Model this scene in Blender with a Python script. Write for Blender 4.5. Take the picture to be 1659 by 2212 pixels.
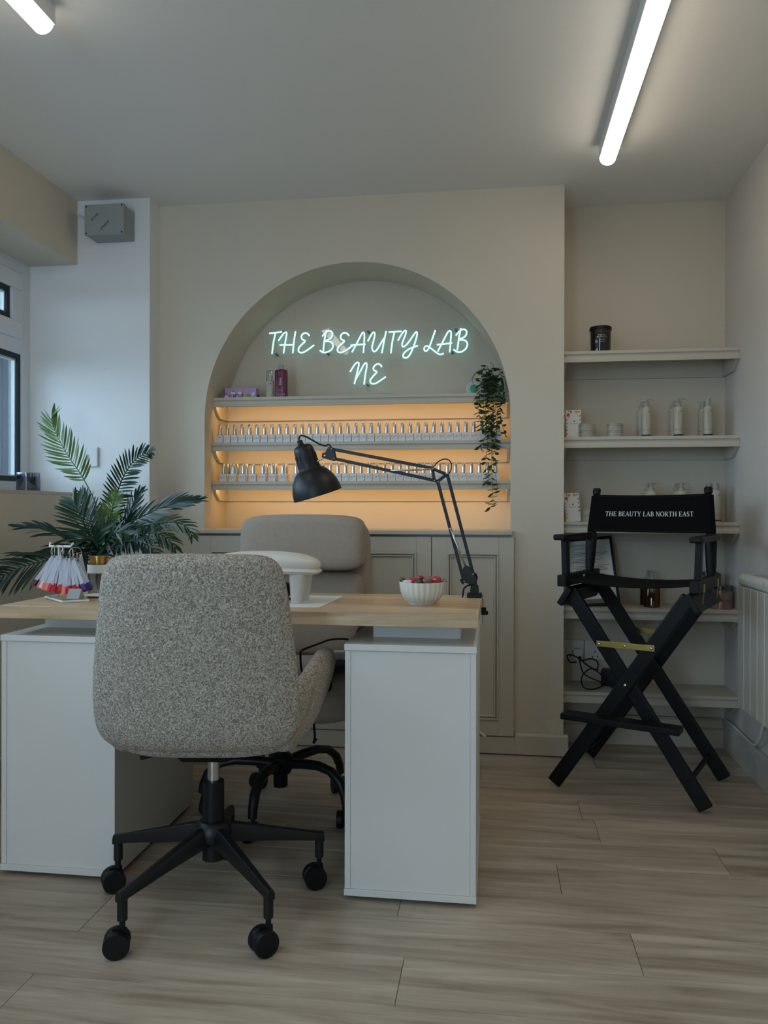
import bpy, bmesh, math, random
from mathutils import Vector, Matrix

for o in list(bpy.data.objects):
    bpy.data.objects.remove(o)
C = bpy.context.scene.collection
S = bpy.context.scene
random.seed(7)
PI = math.pi

# ------------------------------------------------------------------ camera
FPX, YAW, PITCH, ROLL, EYE = 1708.1, 0.137506, -0.001187, 0.00183, 1.0


def cam_axes():
    cy, sy = math.cos(YAW), math.sin(YAW)
    r = Vector((cy, sy, 0)); f = Vector((-sy, cy, 0)); u = Vector((0, 0, 1))
    f2 = f * math.cos(PITCH) + u * math.sin(PITCH)
    u2 = u * math.cos(PITCH) - f * math.sin(PITCH)
    return r * math.cos(ROLL) + u2 * math.sin(ROLL), u2 * math.cos(ROLL) - r * math.sin(ROLL), f2


CR, CU, CF = cam_axes()
cam = bpy.data.cameras.new('camera')
camo = bpy.data.objects.new('camera', cam)
C.objects.link(camo)
cam.sensor_fit = 'HORIZONTAL'; cam.sensor_width = 36; cam.lens = FPX / 1659 * 36
cam.clip_start = 0.02
camo.matrix_world = Matrix(((CR.x, CU.x, -CF.x, 0), (CR.y, CU.y, -CF.y, 0), (CR.z, CU.z, -CF.z, EYE), (0, 0, 0, 1)))
S.camera = camo

# ------------------------------------------------------------------ light, world, exposure
SKY_STRENGTH = 7.4
TUBE_STRENGTH = 12.5
LED_STRENGTH = 20.0
NEON_STRENGTH = 1.75
S.view_settings.view_transform = 'Standard'
S.view_settings.look = 'None'
S.view_settings.gamma = 1
S.view_settings.use_curve_mapping = False
S.view_settings.exposure = 0.0
S.cycles.use_denoising = True
S.cycles.max_bounces = 8
S.cycles.transparent_max_bounces = 16
S.cycles.sample_clamp_indirect = 6
S.cycles.caustics_reflective = False
S.cycles.caustics_refractive = False
w = bpy.data.worlds.new('sky'); S.world = w; w.use_nodes = True
bg = w.node_tree.nodes['Background']
bg.inputs[0].default_value = (0.60, 0.80, 1.0, 1)
bg.inputs[1].default_value = SKY_STRENGTH


def portal(name, loc, rot, sx, sy):
    l = bpy.data.lights.new(name, 'AREA'); l.shape = 'RECTANGLE'; l.size = sx; l.size_y = sy
    l.cycles.is_portal = True
    o = bpy.data.objects.new(name, l); C.objects.link(o); o.location = loc; o.rotation_euler = rot


portal('daylight_portal', (-1.2, -1.75, 1.1), (PI / 2, 0, 0), 1.1, 2.1)
portal('daylight_portal', (-2.12, 1.65, 1.57), (0, -PI / 2, 0), 1.0, 3.1)


def at(px, py, X=None, Y=None, Z=None):
    """measure: the point seen at a photograph pixel, on a plane of the room"""
    d = CR * ((px - 829.5) / FPX) - CU * ((py - 1106) / FPX) + CF
    if Y is not None: t = Y / d.y
    elif X is not None: t = X / d.x
    else: t = (Z - EYE) / d.z
    return Vector((d.x * t, d.y * t, EYE + d.z * t))


# ------------------------------------------------------------------ materials
def lin(c):
    return tuple(((v / 255) / 12.92 if v / 255 <= 0.04045 else ((v / 255 + 0.055) / 1.055) ** 2.4) for v in c)


def mat(name, col, rough=0.6, metal=0.0, spec=0.4, bump=None, var=None, emit=None, alpha=1.0, coat=0.0, trans=0.0, sheen=0.0):
    m = bpy.data.materials.new(name); m.use_nodes = True
    nt = m.node_tree; b = nt.nodes['Principled BSDF']
    c = (*lin(col), 1)
    b.inputs['Base Color'].default_value = c
    b.inputs['Roughness'].default_value = rough
    b.inputs['Metallic'].default_value = metal
    b.inputs['Specular IOR Level'].default_value = spec
    b.inputs['Coat Weight'].default_value = coat
    b.inputs['Transmission Weight'].default_value = trans
    b.inputs['Alpha'].default_value = alpha
    b.inputs['Sheen Weight'].default_value = sheen
    tc = nt.nodes.new('ShaderNodeTexCoord')
    if emit:
        b.inputs['Emission Color'].default_value = (*emit[0], 1); b.inputs['Emission Strength'].default_value = emit[1]
    n = nt.nodes.new('ShaderNodeTexNoise'); n.inputs['Scale'].default_value = (var or (4, 0))[0]; n.inputs['Detail'].default_value = 4
    nt.links.new(tc.outputs['Object'], n.inputs['Vector'])
    if var:
        mx = nt.nodes.new('ShaderNodeMix'); mx.data_type = 'RGBA'
        mx.inputs['A'].default_value = tuple(v * (1 - var[1]) for v in c[:3]) + (1,)
        mx.inputs['B'].default_value = tuple(min(1, v * (1 + var[1])) for v in c[:3]) + (1,)
        nt.links.new(n.outputs['Fac'], mx.inputs['Factor']); nt.links.new(mx.outputs['Result'], b.inputs['Base Color'])
    if bump:
        n2 = nt.nodes.new('ShaderNodeTexNoise'); n2.inputs['Scale'].default_value = bump[0]; n2.inputs['Detail'].default_value = 3
        nt.links.new(tc.outputs['Object'], n2.inputs['Vector'])
        bp = nt.nodes.new('ShaderNodeBump'); bp.inputs['Strength'].default_value = bump[1]; bp.inputs['Distance'].default_value = bump[2] if len(bump) > 2 else 0.002
        nt.links.new(n2.outputs['Fac'], bp.inputs['Height']); nt.links.new(bp.outputs['Normal'], b.inputs['Normal'])
    return m


def glass(name, tint=(1, 1, 1), gloss=0.06, rough=0.02):
    m = bpy.data.materials.new(name); m.use_nodes = True; nt = m.node_tree
    for n in list(nt.nodes): nt.nodes.remove(n)
    o = nt.nodes.new('ShaderNodeOutputMaterial'); t = nt.nodes.new('ShaderNodeBsdfTransparent'); g = nt.nodes.new('ShaderNodeBsdfGlossy')
    t.inputs[0].default_value = (*tint, 1); g.inputs['Roughness'].default_value = rough
    mx = nt.nodes.new('ShaderNodeMixShader'); fr = nt.nodes.new('ShaderNodeLayerWeight'); fr.inputs[0].default_value = 0.2
    ad = nt.nodes.new('ShaderNodeMath'); ad.operation = 'MULTIPLY_ADD'; ad.inputs[1].default_value = 0.6; ad.inputs[2].default_value = gloss
    nt.links.new(fr.outputs['Fresnel'], ad.inputs[0]); nt.links.new(ad.outputs[0], mx.inputs[0])
    nt.links.new(t.outputs[0], mx.inputs[1]); nt.links.new(g.outputs[0], mx.inputs[2]); nt.links.new(mx.outputs[0], o.inputs[0])
    return m


def emitter(name, col, strength):
    m = bpy.data.materials.new(name); m.use_nodes = True; nt = m.node_tree
    for n in list(nt.nodes): nt.nodes.remove(n)
    o = nt.nodes.new('ShaderNodeOutputMaterial'); e = nt.nodes.new('ShaderNodeEmission')
    e.inputs[0].default_value = (*col, 1); e.inputs[1].default_value = strength
    nt.links.new(e.outputs[0], o.inputs[0]); return m


def wood(name, dark, light, along='X', sc=1.0, rough=0.5, rnd=True, knots=False):
    m = bpy.data.materials.new(name); m.use_nodes = True; nt = m.node_tree; b = nt.nodes['Principled BSDF']
    L = nt.links.new
    tc = nt.nodes.new('ShaderNodeTexCoord'); mp = nt.nodes.new('ShaderNodeMapping')
    s = {'X': (.9, 10, 10), 'Y': (16, 1.1, 16), 'Z': (16, 16, 1.1)}[along]
    mp.inputs['Scale'].default_value = tuple(v * sc for v in s)
    if rnd:
        oi = nt.nodes.new('ShaderNodeObjectInfo'); va = nt.nodes.new('ShaderNodeVectorMath'); va.operation = 'ADD'
        sc_ = nt.nodes.new('ShaderNodeMath'); sc_.operation = 'MULTIPLY'; sc_.inputs[1].default_value = 37.0
        L(oi.outputs['Random'], sc_.inputs[0]); L(tc.outputs['Object'], va.inputs[0]); L(sc_.outputs[0], va.inputs[1]); L(va.outputs[0], mp.inputs['Vector'])
    else:
        L(tc.outputs['Object'], mp.inputs['Vector'])
    n1 = nt.nodes.new('ShaderNodeTexNoise'); n1.inputs['Scale'].default_value = 2.2; n1.inputs['Detail'].default_value = 8; n1.inputs['Roughness'].default_value = 0.62; n1.inputs['Distortion'].default_value = 0.7
    n2 = nt.nodes.new('ShaderNodeTexNoise'); n2.inputs['Scale'].default_value = 9; n2.inputs['Detail'].default_value = 6; n2.inputs['Roughness'].default_value = 0.7
    L(mp.outputs[0], n1.inputs['Vector']); L(mp.outputs[0], n2.inputs['Vector'])
    mx = nt.nodes.new('ShaderNodeMath'); mx.operation = 'MULTIPLY_ADD'; mx.inputs[1].default_value = 0.25
    L(n2.outputs['Fac'], mx.inputs[0]); L(n1.outputs['Fac'], mx.inputs[2])
    r = nt.nodes.new('ShaderNodeValToRGB'); e = r.color_ramp.elements
    e[0].position = 0.42; e[0].color = (*lin(dark), 1); e[1].position = 0.80; e[1].color = (*lin(light), 1)
    L(mx.outputs[0], r.inputs[0])
    out = r.outputs[0]
    if knots:
        mp2 = nt.nodes.new('ShaderNodeMapping'); mp2.inputs['Scale'].default_value = (1.3, 5.5, 5.5); L(va.outputs[0], mp2.inputs['Vector'])
        v = nt.nodes.new('ShaderNodeTexVoronoi'); v.inputs['Scale'].default_value = 1.1; L(mp2.outputs[0], v.inputs['Vector'])
        rr = nt.nodes.new('ShaderNodeValToRGB'); rr.color_ramp.elements[0].position = 0.0; rr.color_ramp.elements[0].color = (.45, .42, .38, 1); rr.color_ramp.elements[1].position = 0.09; rr.color_ramp.elements[1].color = (1, 1, 1, 1)
        L(v.outputs['Distance'], rr.inputs[0])
        ml = nt.nodes.new('ShaderNodeMix'); ml.data_type = 'RGBA'; ml.blend_type = 'MULTIPLY'; ml.inputs['Factor'].default_value = 1
        L(out, ml.inputs['A']); L(rr.outputs[0], ml.inputs['B']); out = ml.outputs['Result']
    if rnd:
        hs = nt.nodes.new('ShaderNodeHueSaturation'); mr = nt.nodes.new('ShaderNodeMapRange'); mr.inputs['To Min'].default_value = 0.90; mr.inputs['To Max'].default_value = 1.10
        L(oi.outputs['Random'], mr.inputs['Value']); L(mr.outputs[0], hs.inputs['Value']); L(out, hs.inputs['Color']); out = hs.outputs[0]
    L(out, b.inputs['Base Color'])
    b.inputs['Roughness'].default_value = rough; b.inputs['Specular IOR Level'].default_value = 0.35
    bp = nt.nodes.new('ShaderNodeBump'); bp.inputs['Strength'].default_value = 0.15; bp.inputs['Distance'].default_value = 0.001
    L(mx.outputs[0], bp.inputs['Height']); L(bp.outputs[0], b.inputs['Normal'])
    return m


def boucle(name, lo, hi, sc=230):
    m = bpy.data.materials.new(name); m.use_nodes = True; nt = m.node_tree; b = nt.nodes['Principled BSDF']; L = nt.links.new
    tc = nt.nodes.new('ShaderNodeTexCoord')
    nz = nt.nodes.new('ShaderNodeTexNoise'); nz.inputs['Scale'].default_value = sc * .5; nz.inputs['Detail'].default_value = 2
    ad = nt.nodes.new('ShaderNodeMix'); ad.data_type = 'RGBA'; ad.blend_type = 'LINEAR_LIGHT'; ad.inputs['Factor'].default_value = 0.012
    L(tc.outputs['Object'], nz.inputs['Vector']); L(tc.outputs['Object'], ad.inputs['A']); L(nz.outputs['Color'], ad.inputs['B'])
    v = nt.nodes.new('ShaderNodeTexVoronoi'); v.inputs['Scale'].default_value = sc; L(ad.outputs['Result'], v.inputs['Vector'])
    n3 = nt.nodes.new('ShaderNodeTexNoise'); n3.inputs['Scale'].default_value = sc * .9; n3.inputs['Detail'].default_value = 3; L(tc.outputs['Object'], n3.inputs['Vector'])
    mm = nt.nodes.new('ShaderNodeMath'); mm.operation = 'MULTIPLY_ADD'; mm.inputs[1].default_value = -0.6; L(v.outputs['Distance'], mm.inputs[0]); L(n3.outputs['Fac'], mm.inputs[2])
    r = nt.nodes.new('ShaderNodeValToRGB'); e = r.color_ramp.elements; e[0].position = 0.0; e[0].color = (*lin(lo), 1); e[1].position = 0.45; e[1].color = (*lin(hi), 1)
    L(mm.outputs[0], r.inputs[0]); L(r.outputs[0], b.inputs['Base Color'])
    bp = nt.nodes.new('ShaderNodeBump'); bp.inputs['Strength'].default_value = 1.0; bp.inputs['Distance'].default_value = 0.005
    L(mm.outputs[0], bp.inputs['Height']); L(bp.outputs[0], b.inputs['Normal'])
    b.inputs['Roughness'].default_value = 0.95; b.inputs['Specular IOR Level'].default_value = 0.1; b.inputs['Sheen Weight'].default_value = 0.15
    return m


M = dict(
    swatchclear=mat('clear_acrylic_stick', (222, 226, 236), 0.25, alpha=.42),
    wall=mat('greige_wall_paint', (208, 199, 181), 0.75, var=(3, .02), bump=(90, .12, .002)),
    pier=mat('white_wall_paint', (226, 226, 224), 0.75, var=(3, .015), bump=(90, .12, .002)),
    sidewall=mat('white_uneven_wall_paint', (206, 200, 191), 0.8, var=(5, .03), bump=(14, .25, .006)),
    ceiling=mat('ceiling_paint', (232, 231, 226), 0.85, bump=(60, .1, .002)),
    gloss=mat('greige_eggshell_woodwork', (194, 187, 171), 0.6),
    skirting=mat('white_gloss_skirting', (190, 188, 180), 0.4, bump=(30, .05)),
    melamine=mat('white_melamine', (226, 224, 218), 0.35, spec=.45, var=(2, .01)),
    upvc=mat('white_window_plastic', (215, 220, 224), 0.3),
    gasket=mat('dark_window_gasket', (28, 33, 46), 0.5),
    spacer=mat('pale_glazing_spacer', (205, 215, 210), 0.4),
    pane=glass('window_pane', (0.93, 0.97, 1.0), 0.02),
    floorwood=wood('grey_oak_laminate', (144, 129, 110), (199, 186, 167), 'X', 1, 0.34, True, True),
    deskwood=wood('light_oak_board', (170, 142, 108), (218, 192, 156), 'X', 1.2, 0.36, False),
    sub=mat('subfloor', (60, 54, 48), 0.9),
    boucle=boucle('cream_boucle', (136, 127, 114), (238, 227, 210), 260),
    fabric=mat('taupe_woven_fabric', (166, 154, 141), 0.95, spec=.1, var=(60, .08), bump=(700, .5, .001), sheen=.1),
    fabric_dark=mat('taupe_welt', (105, 98, 92), 0.95, spec=.1),
    black=mat('satin_black_metal', (19, 20, 22), 0.42, spec=.4),
    blackp=mat('black_plastic', (15, 16, 18), 0.5, spec=.3, bump=(300, .1, .0005)),
    blackwood=mat('black_stained_wood', (9, 11, 13), 0.45, spec=.25, var=(12, .2), bump=(60, .1, .001)),
    canvas=mat('black_canvas', (9, 9, 11), 0.9, spec=.15, bump=(900, .4, .0006)),
    chrome=mat('brushed_steel', (190, 190, 188), 0.22, 1.0, bump=(200, .03, .0005)),
    gold=mat('polished_brass', (214, 170, 88), 0.22, 1.0),
    zinc=mat('yellow_zinc_plate', (178, 164, 96), 0.32, 1.0, var=(18, .25)),
    steel=mat('steel_bolt', (196, 190, 178), 0.25, 1.0),
    heater=mat('heater_enamel', (212, 208, 196), 0.4),
    white=mat('white_plastic', (218, 218, 214), 0.38),
    leather=mat('white_leatherette', (222, 221, 214), 0.4, bump=(250, .1, .0006)),
    cream=mat('glazed_cream_ceramic', (222, 219, 206), 0.25, coat=.3),
    paper=mat('white_paper', (222, 222, 216), 0.8),
    ink=mat('black_ink', (28, 28, 30), 0.8),
    inkgrey=mat('grey_ink', (120, 118, 112), 0.8),
    whiteink=mat('white_thread', (226, 226, 220), 0.8),
    palm=mat('dark_green_palm_leaf', (28, 56, 34), 0.45, spec=.3, var=(9, .35)),
    palm2=mat('bright_backlit_palm_leaf', (84, 112, 50), 0.45, spec=.35, var=(9, .25)),  # brighter green that carries the tall frond's backlighting as colour
    palm3=mat('blue_green_palm_leaf', (24, 50, 38), 0.42, spec=.35, var=(9, .3)),
    stem=mat('green_stem', (58, 70, 40), 0.6),
    leaf=mat('trailing_leaf', (44, 66, 38), 0.5, var=(30, .3)),
    leafy=mat('yellow_green_trailing_leaf', (104, 118, 42), 0.5, var=(30, .25)),
    pot=mat('black_plant_pot', (20, 22, 24), 0.5),
    boxgrey=mat('grey_polycarbonate', (150, 154, 150), 0.5),
    polish=mat('white_bottle', (222, 220, 214), 0.3, spec=.5),
    neon=emitter('neon_tube_light', (0.44, 0.81, 0.83), NEON_STRENGTH),
    tube=emitter('tube_diffuser_light', (1.0, 0.89, 0.74), TUBE_STRENGTH),
    led=emitter('warm_led_strip', (1.0, 0.58, 0.21), LED_STRENGTH),
    acrylic=glass('clear_acrylic', (0.99, 0.995, 0.995), 0.010),
    clear=glass('clear_plastic', (0.86, 0.88, 0.92), 0.10),
    jarglass=glass('clear_jar_glass', (0.82, 0.84, 0.84), 0.12),
    amber=glass('amber_liquid', (0.62, 0.42, 0.16), 0.08),
    smoke=glass('smoked_glass', (0.55, 0.58, 0.64), 0.10),
    wax=mat('grey_wax', (92, 88, 90), 0.6),
    blackglass=mat('black_glass', (12, 12, 13), 0.08, coat=.6),
    tan=mat('beige_zip_tape', (150, 132, 112), 0.7),
    kaeso=mat('cream_bottle', (182, 177, 160), 0.32),
    kaesolid=mat('frosted_cap', (160, 157, 144), 0.35),
    plum=mat('plum_bottle', (98, 38, 64), 0.3),
    plumlight=mat('plum_label', (178, 120, 146), 0.6),
    pinkpowder=mat('pink_powder_jar', (206, 158, 142), 0.45),
    pinkpale=mat('pale_pink_jar', (216, 188, 170), 0.45),
    red=mat('red_candy_wrap', (176, 62, 56), 0.3, coat=.4),
    pinkc=mat('pink_candy_wrap', (150, 44, 76), 0.3, coat=.4),
    greenc=mat('striped_dark_candy', (60, 66, 40), 0.3, coat=.4),
    brownc=mat('brown_candy_wrap', (128, 96, 78), 0.35, coat=.3),
    navy=mat('navy_cloth', (22, 28, 46), 0.9),
    brick=None, render=mat('pale_render', (118, 126, 130), 0.8),
    road=mat('pavement_grey', (120, 124, 126), 0.9, var=(2, .1)),
    slate=mat('slate_blue_paint', (40, 48, 62), 0.5),
    teal=mat('teal_fascia', (30, 66, 70), 0.5),
    patch=mat('bare_plaster', (214, 206, 184), 0.9),
    green_glow=mat('green_glass_face', (70, 160, 120), 0.2, coat=.5),
)
for k, c in dict(lav=(176, 150, 196), blue=(66, 70, 150), mag=(196, 92, 150), lime=(190, 206, 60), pale=(216, 216, 222), flred=(206, 62, 54), florange=(222, 150, 40), flpink=(214, 110, 140), flgreen=(60, 84, 60), c1=(206, 40, 70), c2=(226, 96, 110), c3=(120, 20, 40), c4=(60, 40, 110), c5=(66, 34, 34), c6=(234, 130, 96), c7=(196, 24, 44), c8=(150, 40, 50)).items():
    M[k] = mat('print_' + {'lav': 'lavender', 'blue': 'blue', 'mag': 'magenta', 'lime': 'lime', 'pale': 'pale', 'flred': 'poppy', 'florange': 'marigold', 'flpink': 'rose', 'flgreen': 'leaf'}.get(k, 'polish_' + k), c, 0.4)

bm_ = bpy.data.materials.new('red_brick'); bm_.use_nodes = True
_nt = bm_.node_tree; _b = _nt.nodes['Principled BSDF']; _br = _nt.nodes.new('ShaderNodeTexBrick'); _tc = _nt.nodes.new('ShaderNodeTexCoord'); _mp = _nt.nodes.new('ShaderNodeMapping')
_mp.inputs['Rotation'].default_value = (PI / 2, 0, PI / 2)
_br.inputs['Color1'].default_value = (*lin((100, 44, 40)), 1); _br.inputs['Color2'].default_value = (*lin((112, 52, 46)), 1); _br.inputs['Mortar'].default_value = (*lin((80, 60, 56)), 1)
_br.inputs['Scale'].default_value = 4.4; _br.inputs['Mortar Size'].default_value = 0.012
_nt.links.new(_tc.outputs['Object'], _mp.inputs[0]); _nt.links.new(_mp.outputs[0], _br.inputs[0]); _nt.links.new(_br.outputs[0], _b.inputs['Base Color'])
M['brick'] = bm_


# ------------------------------------------------------------------ mesh builder
def V(*a): return Vector(a)


class MB:
    def __init__(s): s.v = []; s.f = []; s.mi = []; s.cur = 0

    def add(s, vs, fs):
        b = len(s.v); s.v += [Vector(v) for v in vs]
        s.f += [tuple(b + i for i in f) for f in fs]; s.mi += [s.cur] * len(fs); return s

    def box(s, x0, x1, y0, y1, z0, z1):
        vs = [(x, y, z) for z in (z0, z1) for y in (y0, y1) for x in (x0, x1)]
        return s.add(vs, [(0, 2, 3, 1), (4, 5, 7, 6), (0, 1, 5, 4), (2, 6, 7, 3), (0, 4, 6, 2), (1, 3, 7, 5)])

    def obox(s, c, ax, ay, az):
        """box about c with half-axis vectors"""
        c, ax, ay, az = map(Vector, (c, ax, ay, az))
        vs = [c + ax * i + ay * j + az * k for k in (-1, 1) for j in (-1, 1) for i in (-1, 1)]
        return s.add(vs, [(0, 2, 3, 1), (4, 5, 7, 6), (0, 1, 5, 4), (2, 6, 7, 3), (0, 4, 6, 2), (1, 3, 7, 5)])

    def bar(s, p0, p1, w, t, up=(0, 0, 1), w1=None, t1=None):
        """bar between two points: w along side, t along up-ish; optional taper"""
        p0, p1, up = Vector(p0), Vector(p1), Vector(up)
        d = (p1 - p0).normalized(); sd = d.cross(up).normalized(); u = sd.cross(d).normalized()
        vs = []
        for p, a, b in ((p0, w, t), (p1, w1 if w1 is not None else w, t1 if t1 is not None else t)):
            vs += [p + sd * a / 2 * i + u * b / 2 * j for i, j in ((-1, -1), (1, -1), (1, 1), (-1, 1))]
        return s.add(vs, [(0, 1, 2, 3), (7, 6, 5, 4), (0, 4, 5, 1), (1, 5, 6, 2), (2, 6, 7, 3), (3, 7, 4, 0)])

    def rings(s, rings, close_ends=True, loop=True):
        n = len(rings[0]); vs = [p for r in rings for p in r]; fs = []
        for i in range(len(rings) - 1):
            for j in range(n if loop else n - 1):
                k = (j + 1) % n
                fs.append((i * n + j, i * n + k, (i + 1) * n + k, (i + 1) * n + j))
        if close_ends:
            fs.append(tuple(range(n - 1, -1, -1))); fs.append(tuple((len(rings) - 1) * n + j for j in range(n)))
        return s.add(vs, fs)

    def cyl(s, p0, p1, r0, r1=None, n=20):
        p0, p1 = Vector(p0), Vector(p1); r1 = r0 if r1 is None else r1
        d = (p1 - p0).normalized(); a = d.orthogonal().normalized(); b = d.cross(a)
        return s.rings([[p + (a * math.cos(t) + b * math.sin(t)) * r for t in [2 * PI * i / n for i in range(n)]] for p, r in ((p0, r0), (p1, r1))])

    def lathe(s, prof, c=(0, 0, 0), axis=(0, 0, 1), n=28, close=True, flute=0, fdepth=0.0):
        """prof: list of (radius, height)"""
        c, d = Vector(c), Vector(axis).normalized(); a = d.orthogonal().normalized(); b = d.cross(a)
        rs = []
        for r, h in prof:
            ring = []
            for i in range(n):
                t = 2 * PI * i / n
                rr = r * (1 + (fdepth * abs(math.sin(t * flute / 2)) if flute else 0))
                ring.append(c + d * h + (a * math.cos(t) + b * math.sin(t)) * max(rr, 1e-4))
            rs.append(ring)
        return s.rings(rs, close)

    def tube(s, pts, r, n=8, closed=False, flat=1.0):
        pts = [Vector(p) for p in pts]; N = len(pts); rs = []; prev = None
        for i, p in enumerate(pts):
            if closed: t = (pts[(i + 1) % N] - pts[i - 1]).normalized()
            else: t = (pts[min(i + 1, N - 1)] - pts[max(i - 1, 0)]).normalized()
            a = t.orthogonal().normalized() if prev is None else (prev - t * prev.dot(t)).normalized()
            prev = a; b = t.cross(a); rr = r[i] if isinstance(r, (list, tuple)) else r
            rs.append([p + (a * math.cos(q) + b * math.sin(q) * flat) * rr for q in [2 * PI * k / n for k in range(n)]])
        if closed: rs.append(rs[0])
        return s.rings(rs, not closed)

    def prism(s, poly, f0, f1):
        """poly of 2-D points; f0/f1 map (u,v)->3-D for both caps"""
        n = len(poly); vs = [f0(*p) for p in poly] + [f1(*p) for p in poly]
        fs = [tuple(range(n - 1, -1, -1)), tuple(range(n, 2 * n))] + [(i, (i + 1) % n, n + (i + 1) % n, n + i) for i in range(n)]
        return s.add(vs, fs)

    def ribbon(s, pts, ws, f, ofs=0):
        """flat stroke in 2-D, mapped by f(u,v)"""
        n = len(pts)
        if not isinstance(ws, (list, tuple)): ws = [ws] * n
        vs = []
        for i, (x, y) in enumerate(pts):
            a = pts[max(i - 1, 0)]; b = pts[min(i + 1, n - 1)]; dx, dy = b[0] - a[0], b[1] - a[1]; l = math.hypot(dx, dy) or 1
            nx, ny = -dy / l, dx / l; h = ws[i] / 2
            vs += [f(x + nx * h, y + ny * h), f(x - nx * h, y - ny * h)]
        return s.add(vs, [(2 * i, 2 * i + 1, 2 * i + 3, 2 * i + 2) for i in range(n - 1)])

    def sell(s, c, rx, ry, rz, p=2.6, nu=28, nv=14, fn=None):
        """super-ellipsoid cushion"""
        c = Vector(c); sg = lambda v: math.copysign(abs(v) ** (2 / p), v); rs = []
        for i in range(1, nv):
            ph = -PI / 2 + PI * i / nv; ring = []
            for j in range(nu):
                th = 2 * PI * j / nu
                q = Vector((rx * sg(math.cos(ph)) * sg(math.cos(th)), ry * sg(math.cos(ph)) * sg(math.sin(th)), rz * sg(math.sin(ph))))
                if fn: q = fn(q)
                ring.append(c + q)
            rs.append(ring)
        return s.rings(rs)

    def build(s, name, m, parent=None, smooth=False, bevel=0, sub=0, local=False, origin=None, solid=0):
        me = bpy.data.meshes.new(name)
        if parent is not None:
            T = None if local else rootm(parent).inverted()
            vs = s.v if T is None else [T @ v for v in s.v]; loc = V(0, 0, 0)
        else:
            if origin is None:
                xs = [v.x for v in s.v]; ys = [v.y for v in s.v]; zs = [v.z for v in s.v]
                origin = ((min(xs) + max(xs)) / 2, (min(ys) + max(ys)) / 2, min(zs))
            loc = Vector(origin); vs = [v - loc for v in s.v]
        me.from_pydata([tuple(v) for v in vs], [], s.f)
        ms = m if isinstance(m, (list, tuple)) else [m]
        for q in ms: me.materials.append(M[q] if isinstance(q, str) else q)
        if len(ms) > 1:
            for p, i in zip(me.polygons, s.mi): p.material_index = i
        b = bmesh.new(); b.from_mesh(me); bmesh.ops.recalc_face_normals(b, faces=b.faces); b.to_mesh(me); b.free()
        if smooth:
            for p in me.polygons: p.use_smooth = True
            if smooth is not True and hasattr(me, 'set_sharp_from_angle'): me.set_sharp_from_angle(angle=math.radians(smooth))
        o = bpy.data.objects.new(name, me); C.objects.link(o); o.location = loc
        if parent is not None: o.parent = parent
        if solid:
            q = o.modifiers.new('solid', 'SOLIDIFY'); q.thickness = solid; q.offset = 0
        if bevel:
            q = o.modifiers.new('bevel', 'BEVEL'); q.width = bevel; q.segments = 2; q.limit_method = 'ANGLE'; q.angle_limit = math.radians(40)
        if sub:
            q = o.modifiers.new('sub', 'SUBSURF'); q.levels = sub; q.render_levels = sub
        return o


def rootm(o):
    while o.parent is not None: o = o.parent
    return Matrix.Translation(o.location) @ Matrix.Rotation(o.rotation_euler.z, 4, 'Z')


def tag(o, label=None, cat=None, group=None, kind=None):
    if label: o['label'] = label
    if cat: o['category'] = cat
    if group: o['group'] = group
    if kind: o['kind'] = kind
    return o


def thing(name, label, cat, loc=(0, 0, 0), rotz=0, group=None):
    o = bpy.data.objects.new(name, None); C.objects.link(o); o.location = loc; o.rotation_euler = (0, 0, rotz); o.empty_display_size = .05
    return tag(o, label, cat, group)


def struct(o, label=None): return tag(o, label, None, None, 'structure')


def dup(o, parent=None, loc=None):
    c = o.copy(); C.objects.link(c)
    if parent is not None: c.parent = parent
    if loc is not None: c.location = loc
    for ch in list(o.children): dup(ch, c)
    return c


def smoothpts(pts, k=6):
    """Catmull-Rom"""
    pts = [Vector(p) for p in pts]; out = []
    for i in range(len(pts) - 1):
        p0 = pts[max(i - 1, 0)]; p1 = pts[i]; p2 = pts[i + 1]; p3 = pts[min(i + 2, len(pts) - 1)]
        for j in range(k):
            t = j / k
            out.append(0.5 * ((2 * p1) + (p2 - p0) * t + (2 * p0 - 5 * p1 + 4 * p2 - p3) * t * t + (3 * p1 - p0 - 3 * p2 + p3) * t ** 3))
    out.append(pts[-1]); return out


_txt = {}


def textdata(s):
    if s in _txt: return _txt[s]
    cu = bpy.data.curves.new('t', 'FONT'); cu.body = s; cu.resolution_u = 2; cu.fill_mode = 'FRONT'
    o = bpy.data.objects.new('t', cu); C.objects.link(o)
    dg = bpy.context.evaluated_depsgraph_get(); me = bpy.data.meshes.new_from_object(o.evaluated_get(dg))
    vs = [tuple(v.co) for v in me.vertices]; fs = [tuple(p.vertices) for p in me.polygons]
    x0 = min(v[0] for v in vs); x1 = max(v[0] for v in vs); y0 = min(v[1] for v in vs); y1 = max(v[1] for v in vs)
    bpy.data.objects.remove(o); bpy.data.curves.remove(cu); bpy.data.meshes.remove(me)
    _txt[s] = ([((x - x0) / (y1 - y0), (y - y0) / (y1 - y0)) for x, y, _ in vs], fs, (x1 - x0) / (y1 - y0)); return _txt[s]


def text(mb, s, h, f, center=True, width=None):
    """add lettering of height h through a mapping f(u,v), u to the reader's right"""
    vs, fs, w = textdata(s); k = (width / w) if width else h
    o = -w * k / 2 if center else 0
    return mb.add([f(o + x * k, y * h) for x, y in vs], fs)


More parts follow.
